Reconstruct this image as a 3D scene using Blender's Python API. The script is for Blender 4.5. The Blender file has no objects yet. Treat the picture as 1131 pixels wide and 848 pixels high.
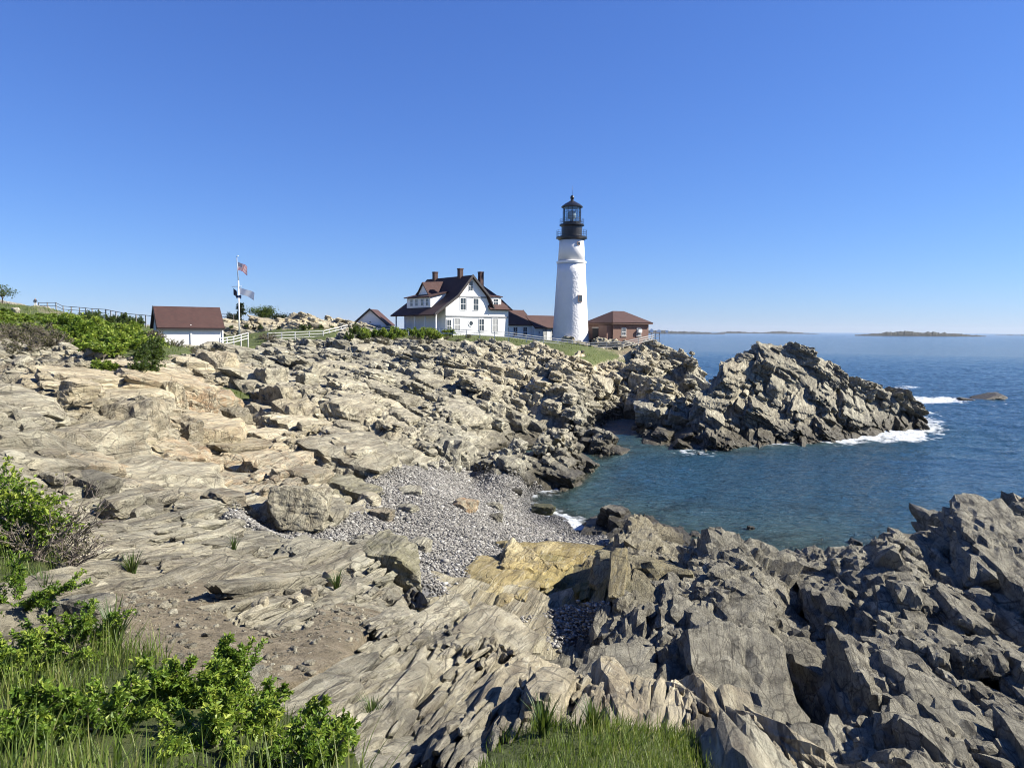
import bpy, bmesh, math, random
import numpy as np
from mathutils import Matrix, Vector, noise as mnoise
sc = bpy.context.scene
COL = sc.collection

# ------------------------------------------------------------------ camera
PW, PH, F = 1131.0, 848.0, 800.0          # photograph size and focal length in its pixels
CAMZ = 11.0                               # eye height above the sea, metres
PITCH, ROLL = math.radians(4.22), math.radians(-0.37)
cam_d = bpy.data.cameras.new('camera'); cam = bpy.data.objects.new('camera', cam_d); COL.objects.link(cam)
cam_d.sensor_width = 36.0; cam_d.lens = 36.0 * F / PW
cam_d.clip_start = 0.1; cam_d.clip_end = 60000
CM = Matrix.Rotation(math.pi / 2 - PITCH, 4, 'X') @ Matrix.Rotation(-ROLL, 4, 'Z')
CM.translation = (0, 0, CAMZ)
cam.matrix_world = CM
sc.camera = cam
RC = np.array(CM.to_3x3())

# ------------------------------------------------------------------ sky and sun
SUN_AZ, SUN_EL = math.radians(88), math.radians(38)
world = bpy.data.worlds.new('World'); sc.world = world; world.use_nodes = True
wn = world.node_tree
sky = wn.nodes.new('ShaderNodeTexSky'); sky.sky_type = 'NISHITA'; sky.sun_disc = False
sky.sun_elevation = SUN_EL; sky.sun_rotation = SUN_AZ
sky.altitude = 0; sky.air_density = 1.0; sky.dust_density = 0.0; sky.ozone_density = 10.0
bg = wn.nodes['Background']; bg.inputs['Strength'].default_value = 0.054
sp = wn.nodes.new('ShaderNodeSeparateXYZ'); cb = wn.nodes.new('ShaderNodeCombineXYZ'); wn.links.new(sky.outputs[0], sp.inputs[0])
SK = 0.1245                                 # white balance and contrast of the camera that saw this sky
for ch, (g_, p_, k_) in enumerate(((0.90, 0.92, 0.86), (0.97, 0.90, 0.87), (1.2, 0.72, 0.94))):
    m1 = wn.nodes.new('ShaderNodeMath'); m1.operation = 'MULTIPLY'; m1.inputs[1].default_value = g_ * SK; wn.links.new(sp.outputs[ch], m1.inputs[0])
    m2 = wn.nodes.new('ShaderNodeMath'); m2.operation = 'POWER'; m2.inputs[1].default_value = p_; wn.links.new(m1.outputs[0], m2.inputs[0])
    m3 = wn.nodes.new('ShaderNodeMath'); m3.operation = 'MULTIPLY'; m3.inputs[1].default_value = k_ / SK; wn.links.new(m2.outputs[0], m3.inputs[0]); wn.links.new(m3.outputs[0], cb.inputs[ch])
wn.links.new(cb.outputs[0], bg.inputs['Color'])
sun_d = bpy.data.lights.new('sun', 'SUN'); sun_d.energy = 5.0; sun_d.angle = math.radians(0.5); sun_d.color = (1.0, 0.935, 0.82)
sun = bpy.data.objects.new('sun', sun_d); COL.objects.link(sun)
SDIR = Vector((math.sin(SUN_AZ) * math.cos(SUN_EL), math.cos(SUN_AZ) * math.cos(SUN_EL), math.sin(SUN_EL)))
sun.rotation_euler = SDIR.to_track_quat('Z', 'Y').to_euler()
vs = sc.view_settings
vs.view_transform = 'Standard'; vs.look = 'None'; vs.exposure = 1.26; vs.gamma = 1.0; vs.use_curve_mapping = False
sc.cycles.filter_width = 1.05; sc.cycles.max_bounces = 6; sc.cycles.diffuse_bounces = 1; sc.cycles.use_denoising = True; sc.cycles.sample_clamp_direct = 6.0; sc.cycles.sample_clamp_indirect = 4.0; sc.cycles.transparent_max_bounces = 12

# ------------------------------------------------------------------ helpers
def ray(px, py):
    d = RC @ np.array([(px - PW / 2) / F, -(py - PH / 2) / F, -1.0])
    return d
def at_z(px, py, z):
    d = ray(px, py); t = (z - CAMZ) / d[2]
    return Vector((d[0] * t, d[1] * t, z))
def at_y(px, py, y):
    d = ray(px, py); t = y / d[1]
    return Vector((d[0] * t, y, CAMZ + d[2] * t))
def project(P):
    """world points (N,3) -> photograph pixels"""
    q = (np.asarray(P) - np.array([0, 0, CAMZ])) @ RC
    w = np.maximum(-q[:, 2], 1e-6)
    return PW / 2 + F * q[:, 0] / w, PH / 2 - F * q[:, 1] / w

def hsh(ix, iy, seed):
    h = (ix.astype(np.int64) * 374761393 + iy.astype(np.int64) * 668265263 + seed * 974634541) & 0xFFFFFFFF
    h = ((h ^ (h >> 13)) * 1274126177) & 0xFFFFFFFF
    h = ((h ^ (h >> 16)) * 2246822519) & 0xFFFFFFFF
    h = h ^ (h >> 15)
    return (h & 0xFFFFFF).astype(np.float64) / float(0x1000000)
def vnoise(x, y, seed=0):
    ix = np.floor(x); iy = np.floor(y); fx = x - ix; fy = y - iy
    fx = fx * fx * fx * (fx * (fx * 6 - 15) + 10); fy = fy * fy * fy * (fy * (fy * 6 - 15) + 10)
    ix = ix.astype(np.int64); iy = iy.astype(np.int64)
    a = hsh(ix, iy, seed); b = hsh(ix + 1, iy, seed); c = hsh(ix, iy + 1, seed); d = hsh(ix + 1, iy + 1, seed)
    return ((a * (1 - fx) + b * fx) * (1 - fy) + (c * (1 - fx) + d * fx) * fy) * 2 - 1
def fbm(x, y, seed=0, oct=4, gain=0.5):
    s = 0; a = 1.0; t = 0
    for k in range(oct):
        s = s + a * vnoise(x * 2 ** k + 17.3 * k, y * 2 ** k - 9.1 * k, seed + 31 * k); t += a; a *= gain
    return s / t
def sstep(a, b, x):
    t = np.clip((x - a) / (b - a), 0, 1); return t * t * (3 - 2 * t)
def in_poly(px, py, poly):
    inside = np.zeros(px.shape, bool)
    n = len(poly)
    for i in range(n):
        x1, y1 = poly[i]; x2, y2 = poly[(i + 1) % n]
        if y1 == y2: continue
        c = ((y1 > py) != (y2 > py)) & (px < (x2 - x1) * (py - y1) / (y2 - y1) + x1)
        inside ^= c
    return inside

def tag(o, label=None, cat=None, group=None, kind=None):
    if label: o['label'] = label
    if cat: o['category'] = cat
    if group: o['group'] = group
    if kind: o['kind'] = kind
    return o
def link(name, me, mat=None, parent=None):
    o = bpy.data.objects.new(name, me); COL.objects.link(o)
    if mat is not None:
        for m in (mat if isinstance(mat, (list, tuple)) else [mat]): me.materials.append(m)
    if parent is not None: o.parent = parent
    return o
def empty(name, loc, rz=0.0, **kw):
    o = bpy.data.objects.new(name, None); COL.objects.link(o)
    o.location = loc; o.rotation_euler = (0, 0, rz); o.empty_display_size = 0.3
    tag(o, **kw); return o
def np_mesh(name, V, faces, smooth=False, attrs=None, corner_uv=None):
    """V (N,3); faces (M,k) int array; attrs {name: (N,) or (N,3)}"""
    me = bpy.data.meshes.new(name)
    V = np.ascontiguousarray(V, dtype=np.float32); faces = np.ascontiguousarray(faces, dtype=np.int32)
    me.vertices.add(len(V)); me.vertices.foreach_set('co', V.ravel())
    k = faces.shape[1]
    me.loops.add(faces.size); me.loops.foreach_set('vertex_index', faces.ravel())
    me.polygons.add(len(faces)); me.polygons.foreach_set('loop_start', np.arange(0, faces.size, k, dtype=np.int32))
    me.polygons.foreach_set('use_smooth', np.full(len(faces), smooth, dtype=bool))
    for nm, a in (attrs or {}).items():
        a = np.asarray(a, dtype=np.float32)
        if a.ndim == 1:
            at = me.attributes.new(nm, 'FLOAT', 'POINT'); at.data.foreach_set('value', a)
        else:
            at = me.attributes.new(nm, 'FLOAT_COLOR', 'POINT')
            c = np.ones((len(a), 4), np.float32); c[:, :a.shape[1]] = a
            at.data.foreach_set('color', c.ravel())
    me.update(calc_edges=True); me.validate()
    return me

# ---- node helper
class NT:
    def __init__(s, name):
        s.m = bpy.data.materials.new(name); s.m.use_nodes = True; s.t = s.m.node_tree; s.n = s.t.nodes
        s.b = s.n['Principled BSDF']; s.out = s.n['Material Output']
    def new(s, typ, **kw):
        n = s.n.new('ShaderNode' + typ)
        for k, v in kw.items(): setattr(n, k, v)
        return n
    def ln(s, a, b): s.t.links.new(a, b)
    def put(s, sock, v):
        if isinstance(v, bpy.types.NodeSocket): s.ln(v, sock)
        else: sock.default_value = v
    def coord(s, scale=(1, 1, 1), rot=(0, 0, 0), obj=False):
        tc = s.new('TexCoord'); mp = s.new('Mapping')
        mp.inputs['Scale'].default_value = scale; mp.inputs['Rotation'].default_value = rot
        s.ln(tc.outputs['Object'] if obj else s.pos(), mp.inputs[0]); return mp.outputs[0]
    def pos(s): return s.new('NewGeometry').outputs['Position']
    def noise(s, vec, scale, detail=4, rough=0.55, dist=0.0):
        n = s.new('TexNoise'); n.inputs['Scale'].default_value = scale; n.inputs['Detail'].default_value = detail
        n.inputs['Roughness'].default_value = rough; n.inputs['Distortion'].default_value = dist
        s.ln(vec, n.inputs['Vector']); return n.outputs['Fac']
    def vor(s, vec, scale, feature='F1', out='Distance', rnd=1.0):
        n = s.new('TexVoronoi'); n.feature = feature; n.inputs['Scale'].default_value = scale
        n.inputs['Randomness'].default_value = rnd
        s.ln(vec, n.inputs['Vector']); return n.outputs[out]
    def ramp(s, fac, stops, interp='LINEAR'):
        r = s.new('ValToRGB'); r.color_ramp.interpolation = interp
        e = r.color_ramp.elements
        while len(e) > 1: e.remove(e[-1])
        for i, (p, c) in enumerate(stops):
            el = e[0] if i == 0 else e.new(p)
            el.position = p
            el.color = (c, c, c, 1) if isinstance(c, (int, float)) else (*c, 1)
        s.ln(fac, r.inputs[0]); return r.outputs[0]
    def mix(s, fac, a, b, mode='MIX'):
        n = s.new('Mix', data_type='RGBA', blend_type=mode)
        s.put(n.inputs[0], fac)
        for sock, v in ((n.inputs[6], a), (n.inputs[7], b)):
            if isinstance(v, tuple) and len(v) == 3: v = (*v, 1)
            s.put(sock, v)
        return n.outputs[2]
    def math(s, op, a, b=0.0, c=None, clamp=False):
        n = s.new('Math', operation=op, use_clamp=clamp)
        s.put(n.inputs[0], a); s.put(n.inputs[1], b)
        if c is not None: s.put(n.inputs[2], c)
        return n.outputs[0]
    def attr(s, name, out='Fac'): 
        n = s.new('Attribute'); n.attribute_name = name; return n.outputs[out]
    def bump(s, h, strength=0.5, dist=0.05, prev=None):
        n = s.new('Bump'); n.inputs['Strength'].default_value = strength; n.inputs['Distance'].default_value = dist
        s.ln(h, n.inputs['Height'])
        if prev is not None: s.ln(prev, n.inputs['Normal'])
        return n.outputs[0]
    def done(s, color=None, rough=None, normal=None, **kw):
        if color is not None:
            if isinstance(color, tuple) and len(color) == 3: color = (*color, 1)
            s.put(s.b.inputs['Base Color'], color)
        if rough is not None: s.put(s.b.inputs['Roughness'], rough)
        if normal is not None: s.ln(normal, s.b.inputs['Normal'])
        for k, v in kw.items(): s.put(s.b.inputs[k.replace('_', ' ')], v)
        return s.m
# ------------------------------------------------------------------ terrain: a height field over bearing and distance
STRIKE = math.radians(14)                       # the beds of the rock run this way
SU = np.array([math.sin(STRIKE), math.cos(STRIKE)]); SV = np.array([math.cos(STRIKE), -math.sin(STRIKE)])

def ctl(rows):
    pts = []
    for r in rows:
        if r[0] == 'w': pts.append(r[1:]); continue
        k, px, py, v = r
        p = at_z(px, py, v) if k == 'z' else at_y(px, py, v)
        pts.append((p.x, p.y, p.z))
    return np.array(pts, float)
class TPS:
    """smooth height through control points, in (bearing, log distance)"""
    def __init__(s, P, lam=1e-3):
        s.c = s.q(P[:, 0], P[:, 1]); n = len(P)
        K = s.k(s.c[:, None, :] - s.c[None, :, :]) + lam * np.eye(n)
        A = np.zeros((n + 3, n + 3)); A[:n, :n] = K; A[:n, n] = 1; A[:n, n + 1:] = s.c; A[n:, :n] = A[:n, n:].T
        s.w = np.linalg.solve(A, np.concatenate([P[:, 2], np.zeros(3)]))
    @staticmethod
    def q(x, y): return np.stack([np.arctan2(x, y) * 3.0, np.log(np.hypot(x, y))], -1)
    @staticmethod
    def k(d):
        r2 = (d ** 2).sum(-1); return 0.5 * r2 * np.log(r2 + 1e-12)
    def __call__(s, x, y):
        sh = np.shape(x); q = s.q(np.ravel(x), np.ravel(y)); o = np.empty(len(q))
        for i in range(0, len(q), 20000):
            d = q[i:i + 20000, None, :] - s.c[None]
            o[i:i + 20000] = s.k(d) @ s.w[:-3] + s.w[-3] + q[i:i + 20000] @ s.w[-2:]
        return o.reshape(sh)

LAND = [
 # near ground at the feet and below the frame
 ('w', 0, 0.8, 9.4), ('w', -3, 1.0, 9.5), ('w', 3, 1.0, 9.2), ('w', -1.6, 2, 9.4), ('w', 1.5, 2, 9.1), ('w', 5, 2.5, 8.2), ('w', 8, 4, 6.5), ('w', -6, 4, 9.4), ('w', -9, 8, 9.0),
 ('y', 0, 848, 3.2), ('y', 200, 848, 3.3), ('y', 400, 848, 3.7), ('y', 560, 848, 4.2), ('y', 700, 848, 4.4), ('y', 800, 848, 5.0),
 ('y', 680, 800, 5.2), ('y', 580, 805, 5.0), ('y', 760, 815, 5.6), ('y', 900, 840, 6.6),
 ('y', 60, 760, 4.8), ('y', 0, 700, 6.0), ('y', 200, 750, 5.0), ('y', 330, 790, 4.9), ('y', 450, 780, 5.6),
 # ridge of pale slabs, lower middle
 ('y', 600, 745, 8.0), ('y', 565, 718, 9.3), ('y', 640, 755, 7.6), ('y', 700, 755, 8.0), ('y', 760, 772, 8.2), ('y', 840, 800, 7.8), ('y', 520, 740, 7.2), ('y', 460, 720, 7.6),
 ('y', 500, 690, 11.0), ('y', 430, 672, 10.8), ('y', 395, 625, 14.0), ('y', 430, 606, 16.5), ('y', 350, 605, 15.5), ('w', -2.0, 17.6, 4.2), ('w', -1.0, 14.5, 4.3), ('w', 0.3, 12.5, 4.2),
 ('w', 1.2, 11.0, 4.2), ('w', 2.4, 11.0, 4.3), ('w', 3.6, 10.2, 4.3), ('w', 4.2, 9.6, 4.4),
 # dirt and slabs, lower left
 ('y', 300, 715, 6.6), ('y', 370, 700, 7.2), ('y', 200, 690, 7.0), ('y', 60, 640, 8.2), ('y', 150, 640, 9.2), ('y', 250, 640, 10.0), ('y', 330, 650, 10.4), ('y', 100, 690, 6.6),
 ('y', 100, 600, 12.5), ('y', 200, 590, 14.5), ('y', 0, 600, 9.6), ('y', 0, 560, 12), ('y', 280, 605, 14.5), ('y', 60, 560, 15), ('y', 160, 560, 17.5),
 # rocks left of the beach
 ('z', 250, 560, 5.4), ('z', 150, 540, 6.4), ('z', 50, 520, 7.3), ('z', 300, 545, 4.9), ('z', 350, 525, 4.7), ('z', 400, 515, 4.3), ('z', 410, 498, 4.7),
 ('z', 200, 500, 6.0), ('z', 100, 490, 7.1), ('z', 0, 480, 8.1), ('z', 300, 510, 5.1),
 ('y', 0, 440, 23), ('y', 60, 428, 28), ('y', 150, 408, 36), ('y', 240, 399, 54), ('y', 200, 430, 38), ('y', 230, 460, 40), ('y', 130, 455, 30), ('y', 60, 465, 24),
 # green hill
 ('y', 0, 400, 34), ('y', 0, 365, 46), ('y', 0, 350, 70), ('y', 100, 355, 92), ('y', 90, 385, 42), ('y', 160, 373, 72), ('y', 40, 338.5, 130), ('y', 0, 336, 122), ('y', 70, 345, 118), ('y', 150, 362, 104), ('y', 205, 388, 82), ('y', 250, 391, 84),
 ('w', -60, 128, 11.0), ('w', -85, 145, 12.5), ('w', -120, 110, 16), ('w', -60, 45, 12), ('w', -40, 25, 10.5), ('w', -50, 155, 9.0),
 # lawn, knoll and the top of the headland
 ('y', 265, 368, 110), ('y', 300, 377, 100), ('y', 400, 366, 110), ('y', 330, 353, 128), ('y', 270, 356, 128), ('y', 385, 360, 128), ('w', -45, 145, 9.5), ('w', -20, 150, 9.5),
 ('y', 280, 390, 86), ('y', 340, 383, 92), ('y', 390, 377, 96), ('y', 440, 372, 106), ('y', 520, 373, 108), ('y', 600, 380, 110), ('y', 680, 386, 114), ('y', 730, 386, 118),
 ('y', 640, 377, 124), ('y', 690, 378, 124), ('y', 560, 372, 122), ('y', 480, 369, 124), ('w', 5, 140, 8.3), ('w', 22, 136, 7.4), ('w', 28, 128, 5.0), ('w', 33, 122, -1.5), ('w', 30, 142, -1.5), ('w', 10, 160, 5), ('w', -10, 165, 7),
 ('y', 748, 388, 117), ('y', 763, 396, 114), ('y', 772, 412, 112), ('w', 31.5, 112, -1.2), ('w', 30, 106, -1.0),
 # the long rock slope down to the cove
 ('z', 280, 420, 7.2), ('z', 300, 440, 6.5), ('z', 400, 430, 6.8), ('z', 300, 475, 5.3), ('z', 400, 475, 4.8), ('y', 350, 400, 76), ('y', 450, 400, 82), ('y', 550, 400, 90), ('y', 650, 402, 98), ('y', 715, 405, 105),
 ('z', 450, 450, 4.9), ('z', 550, 450, 3.6), ('z', 640, 440, 3.8), ('z', 715, 438, 3.0), ('y', 745, 432, 99), ('z', 450, 490, 3.8), ('z', 510, 488, 3.2), ('z', 545, 495, 2.7), ('z', 520, 508, 2.0),
 ('z', 600, 480, 2.7), ('z', 655, 463, 2.7), ('z', 712, 445, 2.6), ('z', 742, 436, 2.6), ('z', 570, 489, 2.6), ('z', 628, 472, 2.6), ('z', 565, 523, 0.2),
 ('z', 604, 514, -0.6), ('z', 632, 503, -0.7), ('z', 660, 491, -0.8), ('z', 710, 474, -0.9), ('z', 744, 459, -1.0), ('z', 640, 520, -1.4), ('z', 700, 492, -1.6), ('z', 585, 524, -0.3),
 # cobble beach
 ('z', 470, 545, 3.0), ('z', 430, 530, 3.5), ('z', 520, 520, 1.4), ('z', 540, 560, 1.5), ('z', 480, 600, 3.0), ('z', 560, 600, 1.7), ('z', 475, 650, 4.1), ('z', 300, 582, 4.2), ('z', 250, 578, 4.6), ('z', 390, 570, 3.8), ('z', 350, 590, 4.2),
 ('z', 590, 545, -0.05), ('z', 620, 572, -0.05), ('z', 645, 592, -0.05), ('z', 640, 555, -0.9), ('z', 690, 575, -0.9),
 # yellow ledge and the pocket of cobbles in front of it
 ('z', 530, 655, 3.7), ('z', 600, 620, 2.7), ('z', 660, 605, 1.7), ('z', 640, 645, 2.9), ('z', 600, 680, 3.4), ('z', 630, 700, 3.5), ('z', 580, 655, 3.5), ('z', 690, 588, 0.8), ('z', 730, 590, -0.5),
 ('z', 760, 606, 0.3), ('z', 790, 612, -0.5),
 # the dark rocks, lower right
 ('y', 650, 690, 17.5), ('y', 690, 612, 19.5), ('y', 660, 650, 18.5), ('y', 740, 640, 20), ('y', 690, 700, 16.2), ('y', 800, 690, 16.5), ('y', 820, 612, 22), ('y', 860, 650, 20), ('y', 760, 735, 14.2), ('y', 850, 765, 12.8),
 ('z', 870, 642, 0.2), ('z', 905, 640, 0.3), ('z', 860, 605, -1.2), ('z', 940, 610, -1.4), ('y', 915, 680, 18.5), ('y', 930, 660, 20.5), ('y', 885, 790, 11.2),
 ('y', 965, 610, 21), ('y', 1010, 606, 22), ('y', 1060, 614, 22), ('y', 1080, 584, 27), ('y', 1131, 582, 30), ('w', 19, 36, -1.2), ('w', 24, 42, -2), ('w', 11, 30, -1.0),
 ('y', 1131, 640, 20), ('y', 1131, 750, 12.6), ('y', 1000, 700, 15), ('y', 1000, 800, 10.8), ('y', 1131, 848, 9.6), ('y', 950, 848, 8.8), ('y', 1000, 645, 18.5), ('y', 1200, 700, 16), ('y', 1200, 600, 24), ('w', 30, 34, 1.5), ('w', 20, 20, 4.6), ('w', 16, 10, 5.2), ('w', 26, 26, 4),
 # the sea floor
 ('z', 700, 540, -2.2), ('z', 800, 540, -3), ('z', 900, 560, -4), ('z', 1000, 520, -5), ('z', 1131, 500, -6), ('z', 800, 500, -3), ('w', 40, 60, -6), ('w', 60, 90, -8), ('w', 90, 110, -9), ('w', 50, 130, -8), ('w', 30, 92, -3), ('w', 24, 84, -2), ('w', 70, 160, -10), ('w', 40, 165, -8), ('w', 45, 45, -5), ('w', 20, 55, -3.5),
]
base_fn = TPS(ctl(LAND), 2e-4)

# zone polygons in the photograph's pixels with a range of distances
ZONES = {
 'pebble': [([(236, 572), (250, 562), (305, 566), (345, 592), (372, 570), (415, 552), (400, 535), (412, 508), (440, 514), (480, 512), (520, 516), (545, 522), (575, 522), (680, 600), (640, 606), (600, 604), (545, 622), (508, 655), (484, 668), (458, 648), (446, 604), (400, 592), (330, 603), (258, 592)], 19, 70),
            ([(548, 690), (585, 676), (640, 664), (675, 655), (650, 700), (600, 728), (575, 712)], 13, 27)],
 'dirt': [([(60, 690), (80, 655), (150, 648), (240, 640), (262, 690), (330, 694), (352, 664), (430, 668), (410, 705), (345, 748), (310, 775), (200, 745), (120, 715)], 4.5, 10.5)],
 'grass': [([(-60, 680), (60, 690), (130, 712), (210, 740), (270, 765), (330, 785), (400, 830), (420, 900), (-60, 900)], 1, 7),
           ([(500, 900), (540, 825), (590, 806), (640, 804), (680, 798), (740, 806), (780, 820), (815, 900)], 1, 6.5),
           ([(-80, 320), (40, 320), (160, 350), (225, 384), (185, 402), (150, 398), (110, 386), (60, 380), (-80, 392)], 40, 150),
           ([(-80, 500), (20, 505), (70, 560), (75, 620), (20, 640), (-80, 640)], 7, 14),
           ([(235, 374), (260, 362), (320, 362), (380, 362), (370, 374), (300, 380), (240, 392)], 88, 117),
           ([(376, 372), (440, 366), (560, 366), (640, 380), (700, 386), (660, 391), (610, 386), (560, 379), (480, 374), (420, 376)], 97, 150),
           ([(620, 394), (670, 388), (690, 392), (650, 405)], 95, 112),
           ([(240, 425), (285, 430), (270, 445), (235, 440)], 40, 70), ([(90, 405), (130, 400), (125, 415), (95, 418)], 30, 45)],
 'path': [([(28, 336), (52, 338), (72, 346), (90, 352), (70, 351), (50, 346)], 80, 140), ([(655, 385), (700, 384), (722, 387), (690, 390)], 104, 122)],
 'scree': [([(-80, 395), (60, 380), (130, 392), (175, 404), (150, 412), (60, 425), (-80, 445)], 24, 48)],
}
def zone_masks(X, Y, Z):
    r = np.hypot(X, Y)
    wx = fbm(X * 1.3, Y * 1.3, 5, 3) ; wy = fbm(X * 1.3 + 40, Y * 1.3, 6, 3)
    px, py = project(np.stack([X.ravel() , Y.ravel(), Z.ravel()], -1))
    s = np.clip(120 / r.ravel(), 2, 14)
    px = px + wx.ravel() * s; py = py + wy.ravel() * s * 0.6
    M = {}
    for k, L in ZONES.items():
        m = np.zeros(X.size)
        for poly, a, b in L:
            sel = np.where((r.ravel() > a) & (r.ravel() < b))[0]
            m[sel[in_poly(px[sel], py[sel], poly)]] = 1
        M[k] = m.reshape(X.shape)
    return M
def blur(a, n):
    for _ in range(n):
        a = np.pad(a, 1, mode='edge')
        a = (a[:-2, 1:-1] + a[2:, 1:-1] + a[1:-1, :-2] + a[1:-1, 2:] + 2 * a[1:-1, 1:-1]) / 6
    return a

def cells(u, v, Lu, Lv, seed, jit=0.42):
    """the two nearest jointed blocks: (centre u, centre v, i, j) of each and the distance to the joint between them"""
    a = u / Lu; b = v / Lv
    ia = np.floor(a).astype(np.int64); ib = np.floor(b).astype(np.int64)
    f1 = np.full(u.shape, 1e9); f2 = f1.copy(); z = lambda t=float: np.zeros(u.shape, t)
    A1 = [z(), z(), z(np.int64), z(np.int64)]; A2 = [z(), z(), z(np.int64), z(np.int64)]
    for di in (-1, 0, 1):
        for dj in (-1, 0, 1):
            i = ia + di; j = ib + dj
            pa = i + 0.5 + (hsh(i, j, seed) - 0.5) * 2 * jit; pb = j + 0.5 + (hsh(i, j, seed + 1) - 0.5) * 2 * jit
            da = np.abs(a - pa); db = np.abs(b - pb)
            d = np.maximum(da, db) + 0.25 * np.minimum(da, db)
            n1 = d < f1; n2 = (~n1) & (d < f2)
            for k, val in enumerate((pa, pb, i, j)):
                A2[k] = np.where(n1, A1[k], np.where(n2, val, A2[k])); A1[k] = np.where(n1, val, A1[k])
            f2 = np.where(n1, f1, np.where(n2, d, f2)); f1 = np.where(n1, d, f1)
    for q in (A1, A2): q[0] = q[0] * Lu; q[1] = q[1] * Lv
    return A1, A2, f2 - f1

def add_layers(X, Y, h, amp, layers, seed, warp=1.0, ter=0.0, lookup=None, dip=0.0, bl=0.22):
    """jointed, bedded bedrock on top of a smooth base; also a tone per block"""
    u = X * SU[0] + Y * SU[1]; v = X * SV[0] + Y * SV[1]; tone = 0; h0 = h
    for n, (Lu, Lv, off, tilt, crack, cw) in enumerate(layers):
        k = seed + 13 * n
        uu = u + warp * 0.2 * Lu * fbm(u / Lu * 0.9, v / Lv * 0.9, k + 1, 3); vv = v + warp * 0.2 * Lv * fbm(u / Lu * 0.9 + 9, v / Lv * 0.9, k + 2, 3)
        A1, A2, e = cells(uu, vv, Lu, Lv, k + 3)
        D = []
        for cu, cv, hi, hj in (A1, A2):
            r1 = hsh(hi, hj, k + 5) * 2 - 1; r2 = hsh(hi, hj, k + 6) * 2 - 1; r3 = hsh(hi, hj, k + 7) * 2 - 1; r4 = hsh(hi, hj, k + 8)
            d = off * (np.sign(r1) * np.abs(r1) ** 1.6 - 1.3 * np.maximum(0, 0.16 - r4) / 0.16)
            d = d + tilt * (0.5 * r2 * (uu - cu) + (r3 + dip) * (vv - cv))
            if n == 0 and lookup is not None:
                d = d + ter * np.clip(lookup(cu * SU[0] + cv * SV[0], cu * SU[1] + cv * SV[1]) - h0, -1.8, 1.8)
            D.append((d, r2, r3))
        w2 = 0.5 * (1 - sstep(0, bl, e))
        r2, r3 = D[0][1:]
        d = D[0][0] * (1 - w2) + D[1][0] * w2
        d = d - crack * (1 - sstep(0, cw, e)) * np.clip(0.3 + r2, 0.1, 1)
        h = h + amp * d; tone = tone + r3 / (n + 1)
    return h, tone

# polar grid
NA, NR = 1000, 1100
az = np.linspace(-0.74, 0.74, NA)
rr = np.concatenate([np.geomspace(1.2, 3.0, 60, endpoint=False), np.geomspace(3.0, 175.0, NR - 60)])
def grid_faces(nr, na):
    i = np.arange(nr - 1)[:, None] * na + np.arange(na - 1)[None]
    return np.stack([i, i + 1, i + na + 1, i + na], -1).reshape(-1, 4)[:, ::-1]
# coarse base for look-ups
ca_ = np.linspace(-0.80, 0.80, 260); cl_ = np.linspace(math.log(1.0), math.log(200), 300)
CA, CL = np.meshgrid(ca_, cl_)
CB = base_fn(np.sin(CA) * np.exp(CL), np.cos(CA) * np.exp(CL))
def base_at(x, y):
    a = (np.arctan2(x, y) - ca_[0]) / (ca_[1] - ca_[0]); l = (np.log(np.maximum(np.hypot(x, y), 1.0)) - cl_[0]) / (cl_[1] - cl_[0])
    a = np.clip(a, 0, len(ca_) - 1.001); l = np.clip(l, 0, len(cl_) - 1.001)
    i = a.astype(int); j = l.astype(int); fa = a - i; fl = l - j
    return (CB[j, i] * (1 - fa) + CB[j, i + 1] * fa) * (1 - fl) + (CB[j + 1, i] * (1 - fa) + CB[j + 1, i + 1] * fa) * fl

# scarps: beds that dip gently towards the sun and break off steeply to the left and to the cove
def profile(f, w=0.10): return np.where(f < w, f / w, (1 - f) / (1 - w)) - 0.45
CLEFT = [at_z(912, 652, 1.5), at_z(898, 690, 3.0), at_z(888, 735, 4.0), at_z(884, 775, 4.3), at_z(870, 800, 4.4)]
def cleft_d(x, y):
    d = np.full(np.shape(x), 99.0)
    for a_, b_ in zip(CLEFT[:-1], CLEFT[1:]):
        ex, ey = b_.x - a_.x, b_.y - a_.y; t_ = np.clip(((x - a_.x) * ex + (y - a_.y) * ey) / (ex * ex + ey * ey), 0, 1)
        d = np.minimum(d, np.hypot(x - a_.x - t_ * ex, y - a_.y - t_ * ey))
    return d
def scarps(x, y):
    r = np.hypot(x, y); a = np.arctan2(x, y); u = x * SU[0] + y * SU[1]; v = x * SV[0] + y * SV[1]
    sl = sstep(24, 15, r) * sstep(0.17, 0.08, a); dk = sstep(0.06, 0.11, a) * sstep(42, 36, r) * sstep(10, 11, r) * (1 - sl); ms = np.clip(1 - sl - dk, 0, 1) * sstep(17, 24, r)
    o = 0
    for w_, P1, P2, A1, A2, sd in ((ms, 7.5, 10.0, 1.25, 0.95, 801), (sl, 1.9, 4.2, 0.20, 0.16, 811), (dk, 3.8, 4.6, 0.75, 0.45, 821)):
        k = 0.55 / P1
        p1 = v / P1 + 0.55 * fbm(u * k * 0.6, v * k, sd, 3); p2 = u / P2 + 0.55 * fbm(u * k, v * k * 0.8, sd + 1, 3)
        m1 = np.clip(0.75 + 1.3 * fbm(u * k * 0.7, v * k * 0.7, sd + 2, 2), 0.1, 1.5); m2 = np.clip(0.75 + 1.3 * fbm(u * k * 0.7, v * k * 0.7, sd + 3, 2), 0.1, 1.5)
        o = o + w_ * (A1 * m1 * profile(p1 - np.floor(p1)) + A2 * m2 * profile(p2 - np.floor(p2)))
    return o - 1.7 * np.exp(-(cleft_d(x, y) / 0.55) ** 2)
def rock_base(x, y, w=1.0): return base_at(x, y) + w * scarps(x, y)
A, R = np.meshgrid(az, rr)
X = np.sin(A) * R; Y = np.cos(A) * R
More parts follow.
